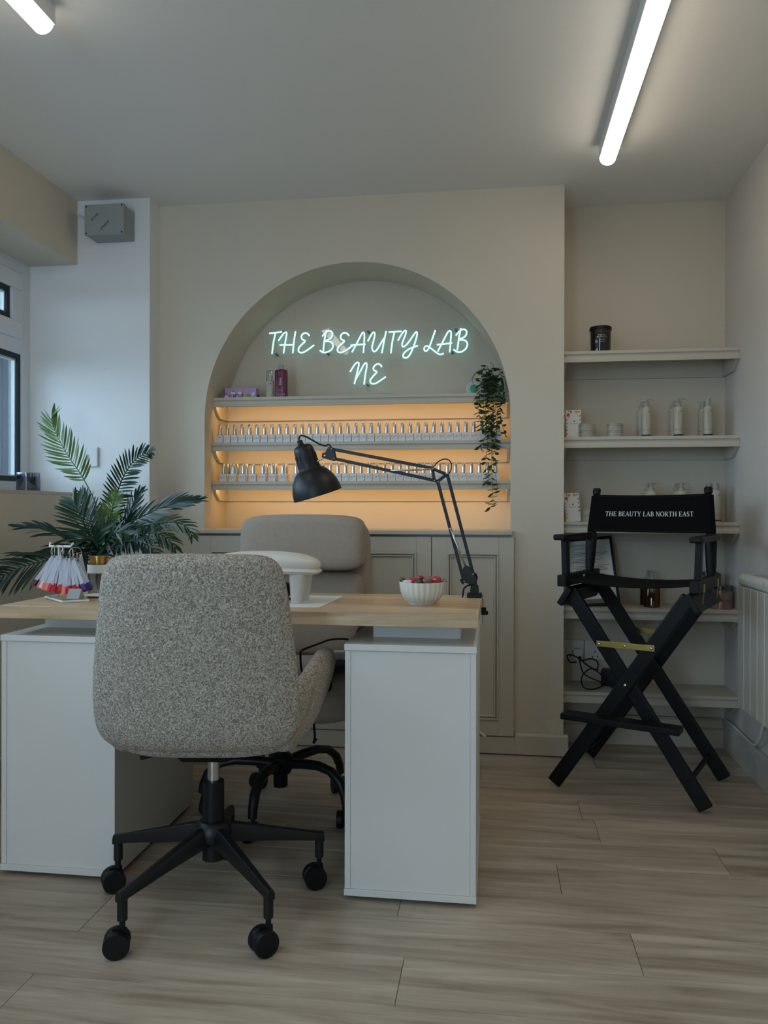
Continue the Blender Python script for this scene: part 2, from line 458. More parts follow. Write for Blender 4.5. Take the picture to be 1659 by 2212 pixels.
# serif capitals as strokes (cap height 1): (points, widths)
TK, TN = .16, .055
SER = {
    'T': (.86, [([(.43, 0), (.43, 1)], TK), ([(.04, .965), (.82, .965)], .07), ([(.06, .99), (.04, .76)], [.06, .03]), ([(.80, .99), (.82, .76)], [.06, .03]), ([(.26, .02), (.60, .02)], .045)]),
    'H': (1.0, [([(.20, 0), (.20, 1)], TK), ([(.80, 0), (.80, 1)], TK), ([(.2, .5), (.8, .5)], TN)] + [([(a, b), (a + .34, b)], .045) for a in (.03, .63) for b in (.02, .98)]),
    'E': (.80, [([(.20, 0), (.20, 1)], TK), ([(.04, .975), (.68, .975)], .05), ([(.04, .025), (.72, .025)], .05), ([(.2, .5), (.55, .5)], TN), ([(.67, 1), (.68, .78)], [.06, .03]), ([(.71, 0), (.74, .24)], [.06, .03]), ([(.55, .62), (.55, .38)], .04)]),
    'B': (.82, [([(.20, 0), (.20, 1)], TK), ([(.04, .975), (.42, .975), (.58, .92), (.63, .76), (.56, .58), (.40, .52), (.22, .52)], [.05, .05, .1, .16, .1, .05, .05]), ([(.36, .52), (.58, .47), (.72, .28), (.62, .08), (.42, .025), (.04, .025)], [.05, .1, .17, .12, .05, .05])]),
    'A': (.92, [([(.12, 0), (.46, 1)], .06), ([(.44, 1), (.78, 0)], TK), ([(.23, .34), (.66, .34)], TN), ([(0, .02), (.27, .02)], .045), ([(.60, .02), (.94, .02)], .045)]),
    'U': (.96, [([(.20, 1), (.20, .32), (.26, .12), (.42, .02), (.58, .02), (.72, .10), (.79, .32), (.79, 1)], [TK, TK, .14, .08, .06, .06, .06, .06]), ([(.03, .98), (.37, .98)], .045), ([(.64, .98), (.94, .98)], .045)]),
    'Y': (.88, [([(.14, 1), (.45, .46)], TK), ([(.76, 1), (.47, .46)], .06), ([(.45, .5), (.45, 0)], TK), ([(-.01, .98), (.32, .98)], .045), ([(.60, .98), (.89, .98)], .045), ([(.28, .02), (.62, .02)], .045)]),
    'L': (.78, [([(.20, 0), (.20, 1)], TK), ([(.04, .025), (.70, .025)], .05), ([(.70, 0), (.73, .26)], [.06, .03]), ([(.03, .98), (.37, .98)], .045)]),
    'N': (1.0, [([(.19, 0), (.19, 1)], .06), ([(.16, 1), (.82, 0)], TK), ([(.82, 0), (.82, 1)], .06), ([(.02, .98), (.24, .98)], .045), ([(.05, .02), (.33, .02)], .045), ([(.68, .98), (.96, .98)], .045)]),
    'O': (.98, [([(.48 + .40 * math.sin(t), .5 + .49 * math.cos(t)) for t in [2 * PI * i / 20 for i in range(21)]], [.055 + .12 * abs(math.sin(2 * PI * i / 20)) for i in range(21)])]),
    'R': (.90, [([(.20, 0), (.20, 1)], TK), ([(.04, .975), (.42, .975), (.60, .90), (.64, .74), (.56, .56), (.40, .50), (.22, .50)], [.05, .05, .1, .16, .1, .05, .05]), ([(.38, .5), (.80, 0)], TK), ([(.04, .02), (.36, .02)], .045), ([(.74, .02), (.92, .02)], .045)]),
    'S': (.68, [([(.55, .78), (.50, .92), (.33, .99), (.16, .92), (.10, .76), (.20, .60), (.45, .45), (.56, .28), (.50, .09), (.32, .01), (.14, .08), (.08, .26)], [.04, .05, .05, .1, .13, .16, .16, .13, .1, .05, .05, .04])]),
    ' ': (.36, []),
}


def serif(mb, s, h, f, width):
    tot = sum(SER[c][0] for c in s) + .04 * (len(s) - 1); kx = width / tot; u = -width / 2
    for c in s:
        for pts, ws in SER[c][1]:
            n = len(pts); W = ws if isinstance(ws, list) else [ws] * n
            mb.ribbon([(u + x * kx, y * h) for x, y in pts], [q * h for q in W], f)
        u += (SER[c][0] + .04) * kx
    return mb


ONES = 'first second third fourth fifth sixth seventh eighth ninth tenth eleventh twelfth thirteenth fourteenth fifteenth sixteenth seventeenth eighteenth nineteenth'.split()


def ordinal(n):
    if n <= 19: return ONES[n - 1]
    t = {2: 'twent', 3: 'thirt', 4: 'fort'}[n // 10]
    return t + 'ieth' if n % 10 == 0 else t + 'y-' + ONES[n % 10 - 1]


# =================================================================== ROOM SHELL
CEIL = 2.333
XL, XR, YF, YP, YA, YN = -1.78, 0.98, 3.30, 3.20, 3.55, -1.6
# floor with planks
fl = struct(MB().box(XL, XR, YN, 3.62, -.06, -.008).build('floor', 'sub'), 'grey oak laminate floor of long planks')
PW = 0.1745
ends = {0: -.98, 1: -.196, 2: .323, 3: -.233, 6: .324, 9: -.045}
y = 1.587 - PW * 18; r = -18 - 1
rows = []
k = -19
while True:
    y0 = 1.587 + PW * (k); y1 = y0 + PW
    if y1 > YN + .01:
        y0c, y1c = max(y0, YN), min(y1, 3.62)
        idx = k + 1
        e = ends.get(idx, (-1.7 + (idx * 0.47) % 1.3))
        x = e
        while x > XL: x -= 1.299
        while x < XR:
            a, b_ = max(x, XL), min(x + 1.299, XR)
            if b_ - a > .02:
                rows.append((a, b_, y0c, y1c))
            x += 1.299
    k += 1
    if y1 > 3.6: break
for a, b_, y0, y1 in rows:
    g = .0006
    MB().box(a + g, b_ - g, y0 + g, y1 - g, -.008, 0).build('plank', 'floorwood', fl, bevel=.0006)
struct(MB().box(-2.25, XR + .12, YN - .12, 3.75, CEIL, CEIL + .08).build('ceiling', 'ceiling'), 'plain white ceiling')

# chimney breast with arched niche
AX, AR, ASP, NX0, NX1, NB, NZ = -.5875, .6575, 1.397, -1.245, .07, 3.58, .905


def archz(x):
    return ASP + math.sqrt(max(0, AR * AR - (x - AX) ** 2))


wb = MB(); CX0, CX1 = -1.452, .285
wb.add([(CX0, YF, 0), (CX1, YF, 0), (CX1, YF, NZ), (CX0, YF, NZ)], [(0, 1, 2, 3)])
wb.add([(CX0, YF, NZ), (NX0, YF, NZ), (NX0, YF, CEIL), (CX0, YF, CEIL)], [(0, 1, 2, 3)])
wb.add([(NX1, YF, NZ), (CX1, YF, NZ), (CX1, YF, CEIL), (NX1, YF, CEIL)], [(0, 1, 2, 3)])
N = 48
ax = [AX - AR * math.cos(PI * i / N) for i in range(N + 1)]
for i in range(N):
    a, b_ = ax[i], ax[i + 1]
    wb.add([(a, YF, archz(a)), (b_, YF, archz(b_)), (b_, YF, CEIL), (a, YF, CEIL)], [(0, 1, 2, 3)])
wb.add([(CX1, YF, 0), (CX1, YA, 0), (CX1, YA, CEIL), (CX1, YF, CEIL)], [(0, 1, 2, 3)])
# niche inside
prof = [(NX0, NZ), (NX0, ASP)] + [(a, archz(a)) for a in ax[1:-1]] + [(NX1, ASP), (NX1, NZ)]
nb = MB()
for i in range(len(prof) - 1):
    (a, za), (b_, zb) = prof[i], prof[i + 1]
    nb.add([(a, YF, za), (b_, YF, zb), (b_, NB, zb), (a, NB, za)], [(0, 1, 2, 3)])
nb.add([(p[0], NB, p[1]) for p in prof], [tuple(range(len(prof)))])
wback = struct(wb.build('wall_back', 'wall'), 'greige chimney breast wall with an arched niche')
nb.build('niche', 'wall', wback, smooth=35)
MB().box(CX0 - .02, CX1 - .002, NB + .012, NB + .11, 0, CEIL).build('wall_core', 'wall', wback)
# peeled paint flakes by the skirting corner
for pts in ([(1178, 1558), (1203, 1552), (1205, 1580), (1192, 1584), (1186, 1572), (1180, 1566)], [(1152, 1576), (1166, 1568), (1167, 1580), (1150, 1580)], [(1207, 1560), (1214, 1566), (1213, 1584), (1207, 1582)]):
    q = [at(a, b_, Y=YF) for a, b_ in pts]
    tag(MB().prism([(p.x, p.z) for p in q], lambda u, v: V(u, YF - .0012, v), lambda u, v: V(u, YF + .001, v)).build('paint_chip', 'patch', wback), 'bare cream plaster where paint has peeled')
struct(MB().box(CX1 - .05, XR + .05, YA, YA + .1, 0, CEIL).build('wall_alcove', 'wall'), 'greige back wall of the shelved alcove')
struct(MB().box(-2.2, CX0, YP, YP + .5, 0, CEIL).build('wall_pier', 'pier'), 'white wall beside the window')
wr = struct(MB().box(XR, XR + .12, YN, YA + .1, 0, CEIL).build('wall_right', 'sidewall'), 'uneven white side wall above the heater')
wf = MB(); wf.box(XL - .5, -1.72, YN - .12, YN, 0, CEIL); wf.box(-.70, XR + .1, YN - .12, YN, 0, CEIL); wf.box(-1.72, -.70, YN - .12, YN, 2.15, CEIL)
struct(wf.build('wall_front', 'pier'), 'white wall behind the viewer')
w3 = MB()
for a, b_, c_, d_ in ((-1.72, -1.64, .0, 2.15), (-.78, -.70, .0, 2.15), (-1.64, -.78, .0, .10), (-1.64, -.78, 2.07, 2.15)): w3.box(a, b_, YN - .09, YN - .03, c_, d_)
w3o = struct(w3.build('door_1', 'upvc'), 'glazed white shop door')
MB().box(-1.64, -.78, YN - .063, YN - .058, .10, 2.07).build('pane', 'pane', w3o)
MB().box(-.76, -.72, YN - .03, YN + .01, .98, 1.12).build('handle', 'steel', w3o, bevel=.004)
WY0, WY1, SILL, HEAD = .10, YP, 1.077, 2.06
wl = MB()
wl.box(XL - .34, XL, WY0, YP, -.05, SILL - .0125); wl.box(XL - .34, XL, WY0, YP, HEAD, CEIL)
wl.box(XL - .34, XL, YN, WY0, -.05, CEIL)
struct(wl.build('wall_left', 'wall'), 'greige wall under and over the window')


def window(name, y0, y1, z0, z1, xs, trans, nm):
    """white plastic window in the X plane xs (room side)"""
    w_ = MB(); X0, X1 = xs - .028, xs; F = .065
    w_.box(X0, X1, y0, y0 + F, z0, z1); w_.box(X0, X1, y1 - F, y1, z0, z1); w_.box(X0 + .001, X1 - .001, y0 + F, y1 - F, z0, z0 + .045); w_.box(X0 + .001, X1 - .001, y0 + F, y1 - F, z1 - .05, z1)
    step = (y1 - y0) / nm; of = MB(); XA_, XB_ = xs - .062, xs - .0285
    of.box(XA_, XB_, y0, y0 + F, z0, z1); of.box(XA_, XB_, y1 - F + .006, y1, z0, z1); of.box(XA_ + .001, XB_ - .001, y0 + F, y1 - F, z0, z0 + .045); of.box(XA_ + .001, XB_ - .001, y0 + F, y1 - F, z1 - .05, z1); of.box(XA_ + .001, XB_ - .001, y0 + F, y1 - F, trans - .03, trans + .03)
    for i in range(1, nm): of.box(XA_ + .0005, XB_ - .0005, y0 + i * step - .035, y0 + i * step + .035, z0 + .045, z1 - .05)
    for i in range(1, nm): w_.box(X0 + .0005, X1 - .0005, y0 + i * step - .035, y0 + i * step + .035, z0 + .045, z1 - .05)
    if trans: w_.box(X0 + .001, X1 - .001, y0 + F, y1 - F, trans - .03, trans + .03)
    o = struct(w_.build(name, 'upvc'), 'white plastic framed window')
    of.build('outer_frame', 'slate', o)
    for i in range(nm):
        a = y0 + i * step + (F if i == 0 else .035); b_ = y0 + (i + 1) * step - (F if i == nm - 1 else .035)
        bays = [(z0 + .045, (trans - .03) if trans else z1 - .05, False)] + ([(trans + .03, z1 - .05, True)] if trans else [])
        for za, zb, sash in bays:
            c0, c1, d0, d1 = a, b_, za, zb
            if sash:
                s_ = MB(); k = .075; g = .004
                for bb in ((c0 + g, c1 - g, d0 + g, d0 + k), (c0 + g, c1 - g, d1 - k, d1 - g), (c0 + g, c0 + k, d0 + k, d1 - k), (c1 - k, c1 - g, d0 + k, d1 - k)):
                    s_.box(X0, X1 + .008, *bb)
                s_.build('sash', 'upvc', o, bevel=.003)
                c0 += k; c1 -= k; d0 += k; d1 -= k
            for nm_, mt, t0, t1, xx in (('gasket', 'gasket', 0, .022, X1 - .016), ('spacer', 'spacer', .022, .029, X1 - .024)):
                s_ = MB()
                s_.box(xx, xx + .012, c0 + t0, c0 + t1, d0 + t0, d1 - t0); s_.box(xx, xx + .012, c1 - t1, c1 - t0, d0 + t0, d1 - t0)
                s_.box(xx, xx + .012, c0 + t1, c1 - t1, d0 + t0, d0 + t1); s_.box(xx, xx + .012, c0 + t1, c1 - t1, d1 - t1, d1 - t0)
                s_.build(nm_, mt, o)
            MB().box(X1 - .026, X1 - .021, c0 + .002, c1 - .002, d0 + .002, d1 - .002).build('pane', 'pane', o)
    return o


window('window_1', WY0, WY1, SILL, HEAD, -2.0, 1.695, 4)
MB().box(-2.20, -2.125, YP - .012, YP - .001, SILL, HEAD).build('outer_reveal', 'gasket', bpy.data.objects['window_1'])
MB().box(-2.125, -2.062, YP - .010, YP - .001, SILL, HEAD).build('outer_reveal', 'slate', bpy.data.objects['window_1'])
MB().box(XL - .22, XL + .001, WY0, YP, SILL - .012, SILL).build('window_sill', 'gloss', bpy.data.objects['window_1'])

# skirtings
sk = MB(); sk.prism([(XR, 0), (XR - .016, 0), (XR - .016, .112), (XR - .010, .12), (XR, .12)], lambda u, v: V(u, YN, v), lambda u, v: V(u, YA - .03, v))
struct(sk.build('baseboard_right', 'skirting'))
sk = MB(); sk.prism([(YA, 0), (YA - .045, 0), (YA - .045, .075), (YA - .030, .082), (YA - .030, .11), (YA - .022, .118), (YA, .118)], lambda u, v: V(CX1, u, v), lambda u, v: V(XR - .016, u, v))
struct(sk.build('baseboard_alcove', 'gloss'))
sk = MB(); sk.prism([(YF, .004), (YF - .022, .004), (YF - .022, .082), (YF - .014, .09), (YF, .09)], lambda u, v: V(.089, u, v), lambda u, v: V(CX1 + .018, u, v))
sk.box(CX1, CX1 + .018, YF, YA - .046, .004, .088)
struct(sk.build('baseboard_chimney', 'gloss', bevel=.002))
struct(MB().box(XL, XL + .014, YN, YP, 0, .1).build('baseboard_left', 'gloss', bevel=.003))

# outside the window
struct(MB().box(-40, -2.13, -20, 40, -.3, -.15).build('pavement', 'road'), 'grey street outside the window')
bd = thing('brick_building', 'red brick building across the street seen through the window', 'building', (-8.2, 12, -.15))
MB().box(-9, -8, 5, 22, 3.2, 5.8).build('brick_wall', 'brick', bd)
MB().box(-9, -7.95, 5, 22, -.15, 2.95).build('shop_front', 'slate', bd)
MB().box(-9, -7.9, 5, 22, 2.95, 3.2).build('fascia', 'teal', bd)
for i in range(5):
    MB().box(-7.97, -7.93, 5.7 + i * 2.9, 7.9 + i * 2.9, 1.1, 2.8).build('window', 'render', bd)
DPY = at(17, 900, X=-2.34).y; dp = MB().cyl((-2.34, DPY, -.15), (-2.34, DPY, 1.95), .030); dp.box(-2.38, -2.30, DPY - .04, DPY + .04, .5, .54).box(-2.38, -2.30, DPY - .04, DPY + .04, 1.40, 1.44)
tag(dp.build('drainpipe', 'slate', smooth=40), 'slate blue drainpipe just outside the window', 'pipe')

# =================================================================== BUILT-IN CUPBOARD AND COUNTER
cup = thing('built_in_cupboard', 'greige panelled cupboard built in under the arched niche', 'cupboard', (-.59, YF, 0))
MB().box(-1.272, .088, YF - .006, YF, .0, .895).build('frame', 'gloss', cup)
MB().box(-1.272, .089, YF - .020, YF - .006, .004, .074).build('plinth', 'gloss', cup, bevel=.002)
for i in range(4):
    x0 = -1.269 + i * .339; x1 = x0 + .336; z0, z1 = .078, .893; s1, s2 = .062, .064; fy, by = YF - .024, YF - .008
    d = MB(); d.box(x0, x0 + s1, fy, by, z0, z1); d.box(x1 - s1, x1, fy, by, z0, z1); d.box(x0 + s1, x1 - s1, fy, by, z1 - s2, z1); d.box(x0 + s1, x1 - s1, fy, by, z0, z0 + s2)
    d.box(x0 + s1, x1 - s1, fy + .010, by, z0 + s2, z1 - s2)
    do = d.build('door', 'gloss', cup, bevel=.0015)
    # stepped moulding round the panel
    for q, (a, b_, yy) in enumerate(((0, .008, fy - .004), (.012, .018, fy + .001))):
        m_ = MB(); X0, X1, Z0, Z1 = x0 + s1 + a, x1 - s1 - a, z0 + s2 + a, z1 - s2 - a; t = b_ - a
        m_.box(X0, X1, yy, fy + .010, Z1 - t, Z1); m_.box(X0, X1, yy, fy + .010, Z0, Z0 + t); m_.box(X0, X0 + t, yy, fy + .010, Z0 + t, Z1 - t); m_.box(X1 - t, X1, yy, fy + .010, Z0 + t, Z1 - t)
        m_.build('moulding', 'gloss', do, bevel=.0015)
ct = MB().box(-1.292, .078, YF - .036, YF - .001, .902, .921); ct.box(NX0 + .001, NX1 - .001, YF - .001, NB - .001, .902, .921)
tag(ct.build('counter_board', 'gloss', bevel=.004), 'greige counter board with a rounded front, ledge at the foot of the lit niche', 'counter')


# =================================================================== SHELVES
def shelf(x0, x1, front, back, top, label, group, t=.037, hb=.085, led=False, endR=True, endL=True):
    root = thing('wall_shelf', label, 'shelf', ((x0 + x1) / 2, front, top), 0, group)
    p = [(back, top), (front, top), (front, top - .012), (front + .005, top - .014), (front + .009, top - .022), (front + .006, top - .030), (front + .001, top - .033), (front + .001, top - t), (front + .016, top - t), (front + .016, top - .016), (back, top - .016)]
    MB().prism(p, lambda u, v: V(x0, u, v), lambda u, v: V(x1, u, v)).build('board', 'gloss', root, smooth=50)
    MB().box(x0, x1, back - .014, back, top - hb, top - .016).build('batten', 'gloss', root, bevel=.001)
    for xe, s, ok in ((x0, 1, endL), (x1, -1, endR)):
        if not ok: continue
        poly = [(front + .016, top - .018), (back - .014, top - .018), (back - .014, top - hb), (front + .075, top - hb), (front + .020, top - .050)]
        MB().prism(poly, lambda u, v: V(xe, u, v), lambda u, v: V(xe + s * .014, u, v)).build('bracket', 'gloss', root, bevel=.001)
    if led:
        MB().box(x0 + .02, x1 - .02, front + .018, front + .024, top - .026, top - .018).build('light_strip', 'led', root)
    return root


NFR = 3.385
shelf(NX0 + .001, NX1 - .001, NFR, NB, 1.503, 'moulded shelf highest in the arched niche, under the neon sign', 'niche shelves', .040, led=True)
shelf(NX0 + .001, NX1 - .001, NFR, NB, 1.303, 'moulded niche shelf in the middle, holding the full row of gel bottles', 'niche shelves', led=True)
shelf(NX0 + .001, NX1 - .001, NFR, NB, 1.130, 'lowest moulded niche shelf, its gel bottles spaced apart at one end', 'niche shelves', led=True)
AF = 3.335
for z, lab in ((1.660, 'highest alcove shelf with only a black candle on it'), (1.307, 'alcove shelf of cream bottles below the black candle'), (.957, 'alcove shelf level with the black director chair back'), (.603, 'alcove shelf with pink powder jars at its end'), (.257, 'lowest alcove shelf with a black power supply and cables')):
    shelf(CX1 + .001, XR - .001, AF, YA, z, lab, 'alcove shelves', .045, .085)

# =================================================================== NEON SIGN
NY = 3.548
sign = thing('neon_sign', 'lit ice blue neon sign of script capitals on clear acrylic in the arch', 'sign', (-.5, NY, 1.6))


def n1(u, v): return at(560 + u / 6.9125, 690 + v / 6.9125, Y=NY - .008)
def n2(u, v): return at(790 + u / 6.9125, 690 + v / 6.9125, Y=NY - .008)


STR = [
    (n1, [(150, 208), (245, 198), (340, 185)]), (n1, [(245, 200), (213, 340), (190, 515)]),
    (n1, [(285, 320), (330, 255), (370, 205), (398, 192), (410, 215), (390, 330), (362, 505)]), (n1, [(305, 383), (510, 380)]), (n1, [(543, 178), (522, 300), (500, 505)]),
    (n1, [(750, 245), (718, 210), (668, 207), (632, 245), (640, 295), (685, 322), (640, 370), (592, 425), (588, 475), (630, 498), (700, 470), (820, 382)]),
    (n1, [(1005, 165), (975, 300), (955, 480)]), (n1, [(940, 255), (995, 195), (1055, 172), (1093, 205), (1075, 275), (985, 325), (1060, 332), (1103, 385), (1078, 450), (1005, 490), (950, 492), (905, 462)]),
    (n1, [(1340, 245), (1308, 207), (1255, 203), (1217, 245), (1225, 295), (1270, 322), (1228, 368), (1172, 430), (1175, 478), (1220, 495), (1300, 460), (1400, 385)]),
    (n1, [(1385, 490), (1460, 350), (1535, 210), (1560, 198), (1570, 235), (1562, 400), (1555, 500)]), (n1, [(1365, 385), (1585, 370)]),
    (n2, [(30, 325), (90, 218), (120, 192), (136, 225), (112, 340), (94, 420), (118, 478), (165, 455), (230, 350), (275, 280)]), (n2, [(305, 175), (272, 330), (240, 505)]),
    (n2, [(340, 190), (535, 178)]), (n2, [(430, 185), (398, 330), (375, 505)]),
    (n2, [(480, 315), (540, 215), (585, 167), (604, 192), (565, 300), (542, 375), (568, 408), (640, 340), (740, 198), (768, 205), (750, 300), (705, 430), (645, 545), (590, 575), (558, 550), (575, 500), (650, 440), (780, 390)]),
    (n2, [(1040, 160), (1000, 275), (950, 410), (915, 465), (885, 470), (872, 435), (893, 402), (935, 402), (1010, 460), (1075, 508), (1120, 523), (1165, 505)]),
    (n2, [(1075, 480), (1150, 335), (1228, 188), (1260, 175), (1275, 205), (1265, 350), (1255, 490)]), (n2, [(1062, 378), (1290, 352)]),
    (n2, [(1420, 130), (1392, 280), (1368, 460)]), (n2, [(1345, 240), (1405, 172), (1468, 147), (1508, 185), (1482, 255), (1400, 300), (1480, 312), (1518, 362), (1498, 430), (1440, 478), (1370, 485), (1312, 448)]),
    (n1, [(1355, 785), (1425, 675), (1468, 642), (1487, 672), (1455, 820), (1420, 965)]), (n1, [(1437, 900), (1500, 790), (1560, 680), (1592, 650), (1607, 685), (1585, 820), (1565, 970)]),
    (n2, [(240, 710), (213, 672), (165, 668), (120, 708), (120, 755), (165, 785), (118, 840), (68, 908), (82, 953), (140, 957), (200, 925), (300, 855)]),
]
for f, pts in STR:
    MB().tube(smoothpts([f(*p) for p in pts], 5), .0036, 8).build('neon_tube', 'neon', sign, smooth=True)
OUT = [(580, 712), (615, 709), (660, 711), (680, 717), (700, 712), (720, 706), (735, 708), (760, 716), (800, 712), (850, 708), (880, 705), (900, 712), (920, 714), (932, 706), (944, 707), (960, 709), (985, 702), (1000, 702), (1013, 712), (1016, 740), (1010, 758), (996, 765), (975, 766), (950, 773), (925, 767), (900, 764), (886, 774), (875, 781), (855, 777), (843, 783), (837, 797), (840, 812), (832, 823), (812, 834), (790, 837), (766, 838), (758, 828), (752, 808), (751, 790), (743, 775), (730, 768), (705, 769), (690, 771), (660, 763), (620, 770), (590, 770), (582, 752), (578, 730)]
po = [at(a, b_, Y=NY) for a, b_ in OUT]
po2 = smoothpts(po + [po[0]], 3)[:-1]
MB().prism([(p.x, p.z) for p in po2], lambda u, v: V(u, NY, v), lambda u, v: V(u, NY + .004, v)).build('backing_sheet', 'acrylic', sign)
MB().tube(po2, .0013, 6, closed=True).build('sheet_edge', 'acrylic', sign, smooth=True)
for a, b_ in ((611, 716), (596, 765), (795, 716), (985, 712), (977, 760), (793, 831), (707, 763)):
    p = at(a, b_, Y=NY); MB().cyl((p.x, NY - .004, p.z), (p.x, NB, p.z), .0045, n=12).build('standoff', 'inkgrey', sign, smooth=40)
MB().tube(smoothpts([at(792, 838, Y=NY), at(800, 846, Y=3.54), at(840, 851, Y=3.54), at(890, 854, Y=3.54), at(935, 856, Y=3.53)]), .0016, 6).build('cable', 'clear', sign, smooth=True)


# =================================================================== GEL POLISH BOTTLES
def bottle_parts(root, fog=False):
    h = .0155
    b_ = MB().box(-h, h, -.012, .012, 0, .0335).build('body', 'polish', root, bevel=.0015, local=True)
    MB().lathe([(.0052, .0335), (.0085, .035), (.0078, .060), (.0072, .079), (.006, .0805)], n=16).build('cap', 'chrome', root, smooth=40, local=True)
    f = lambda u, v: V(u, -.0124, v)
    t = MB()
    ring = [(-.0085 + .0040 * math.cos(a), .0195 + .0042 * math.sin(a)) for a in [2 * PI * i / 14 for i in range(15)]]
    t.ribbon(ring, .0009, f)
    t.ribbon([(-.0043, .024), (-.0043, .0125), (-.0055, .0105), (-.0085, .0098), (-.0117, .011)], .0009, f)
    t.ribbon([(-.0002, .0192), (.0072, .0192), (.0068, .0222), (.0045, .0238), (.0018, .0232), (-.0004, .0200), (.0002, .0168), (.0024, .0152), (.0052, .0154), (.007, .0168)], .0009, f)
    t.ribbon([(.0098, .0292), (.0098, .0165), (.0112, .0153)], .0009, f)
    t.ribbon([(-.0045, .0065), (.009, .0065)], .0004, f)
    t.build('lettering', 'inkgrey', b_, local=True)


proto = thing('gel_polish_bottle', '', 'bottle'); bottle_parts(proto)
pitch = 1.263 / 37
cnt = 0
for i in range(37):
    x = -1.227 + pitch * (i + .5)
    o = proto if i == 0 else dup(proto)
    o.location = (x, 3.40 + random.uniform(-.001, .001), 1.303); o.rotation_euler.z = random.uniform(-.03, .03)
    tag(o, f'white gel polish bottle with silver cap, {ordinal(i + 1)} from the window end of the full row', 'bottle', 'gel polish bottles in the full row')
# the first bottle of the row carries a plain small printed label instead
o = proto
ch = [c for c in o.children if c.name.startswith('body')][0]
for g in list(ch.children): bpy.data.objects.remove(g)
t = MB(); f = lambda u, v: V(u, -.0124, v)
t.ribbon([(-.008, .023), (.008, .023)], .0018, f); t.ribbon([(-.006, .014), (.006, .014)], .0004, f); t.ribbon([(-.006, .011), (.006, .011)], .0004, f)
t.build('lettering', 'ink', ch, local=True)
o['label'] = 'white bottle with a plain short printed line, at the window end of the full row'
src = [q for q in bpy.data.objects if q.name == 'gel_polish_bottle.001'][0]
xs = [at(x, 1030, Y=3.40).x for x in (483, 504, 525, 547, 568, 589, 611, 640)]
x = at(656, 1030, Y=3.40).x
while x + pitch < .05: xs.append(x + pitch / 2); x += pitch
for i, x in enumerate(xs):
    o = dup(src); o.location = (x, 3.40, 1.130); o.rotation_euler.z = random.uniform(-.03, .03)
    sp = 'spaced apart,' if i < 8 else 'packed close,'
    o['label'] = f'white gel polish bottle {sp} {ordinal(i + 1)} from the window end of the lowest niche shelf'
    o['group'] = 'gel polish bottles on the lowest niche shelf'
for i, x in enumerate((483, 491, 504, 525, 568, 589, 611)):
    o = dup(src); o.location = (at(x, 1030, Y=3.40).x + .002, 3.452, 1.130)
    o['label'] = f'white gel polish bottle standing behind the spaced front row, {ordinal(i + 1)} from the window end'
    o['group'] = 'gel polish bottles in the second rank'

# =================================================================== ON THE TOP NICHE SHELF
TZ = 1.503


def pxspan(xa, xb, y, Y):
    a = at(xa, y, Y=Y).x; b_ = at(xb, y, Y=Y).x; return (a + b_) / 2, (b_ - a)


cx, wd = pxspan(485, 553, 850, 3.43)
cb = thing('gel_carton', 'flat colourful lavender, magenta and lime carton lying on the niche shelf', 'box', (cx, 3.43, TZ), .0)
hz = .048
bx = MB().box(-wd / 2, wd / 2, -.001, .05, 0, hz).build('carton', 'lav', cb, local=True, bevel=.0005)
f = lambda u, v: V(u, -.0014, v)
rnd = random.Random(3)
for i in range(15):
    u = rnd.uniform(-.47, .47) * wd; v = rnd.uniform(.12, .86) * hz; s_ = rnd.uniform(.006, .013)
    poly = [(max(-wd / 2, min(wd / 2, u + s_ * rnd.uniform(.6, 1.2) * math.cos(a))), max(.001, min(hz - .001, v + s_ * rnd.uniform(.6, 1.2) * math.sin(a)))) for a in [2 * PI * k / 7 for k in range(7)]]
    mt = rnd.choice(['mag', 'pale', 'blue', 'mag', 'pale']) if u < .15 * wd else rnd.choice(['lime', 'pale', 'lime'])
    q = MB(); yy = -.0012 - i * .00003; q.add([(a, yy, b_) for a, b_ in poly], [tuple(range(7))]); q.build('printed_shape', mt, bx, local=True)
t = MB(); text(t, 'STUDIOGEL', .0105, lambda u, v: V(u - .002, -.0022, v + .010), width=.105); t.build('lettering', 'ink', bx, local=True)
MB().box(-wd / 2 - .003, -wd / 2, 0, .05, 0, hz).build('end_flap', 'ink', cb, local=True)
p = at(555, 847, Y=3.43); pd = MB().lathe([(.001, 0), (.006, .001), (.006, .012), (.003, .016)], (p.x + .004, 3.44, TZ), n=12); tag(pd.build('nail_clipper_cap', 'blackp', smooth=40), 'tiny black cap standing beside the colourful carton', 'cap')

cx, wd = pxspan(575, 592, 850, 3.43)
r_ = wd / 2
sb = thing('spray_bottle', 'slim cream pump bottle with clear cap beside the plum bottle', 'bottle', (cx, 3.43, TZ))
bo = MB().lathe([(r_ * .9, 0), (r_, .002), (r_, .070), (r_ * .93, .074)], n=24).build('body', 'kaeso', sb, smooth=40, local=True)
MB().lathe([(r_ * .5, .074), (r_ * .5, .09), (r_ * .35, .115), (.001, .117)], n=18).build('pump', 'kaeso', sb, smooth=40, local=True)
MB().lathe([(r_ * .95, .074), (r_ * .85, .118), (r_ * .8, .1225)], n=20).build('cap', 'clear', sb, smooth=40, local=True)
t = MB(); text(t, 'KAESO BEAUTY', .0026, lambda u, v: V(-.002 - v, -r_ - .0006, .042 + u), width=.046); t.build('lettering', 'inkgrey', bo, local=True)
t = MB(); t.add([V(.006 + .0026 * math.cos(a), -r_ + .0003, .062 + .0026 * math.sin(a)) for a in [2 * PI * k / 12 for k in range(12)]], [tuple(range(12))]); t.ribbon([(-.013, .012), (.013, .012)], .002, lambda u, v: V(u, -math.sqrt(max(0, r_ * r_ - u * u)) - .0006, v)); t.build('mark', 'ink', bo, local=True)

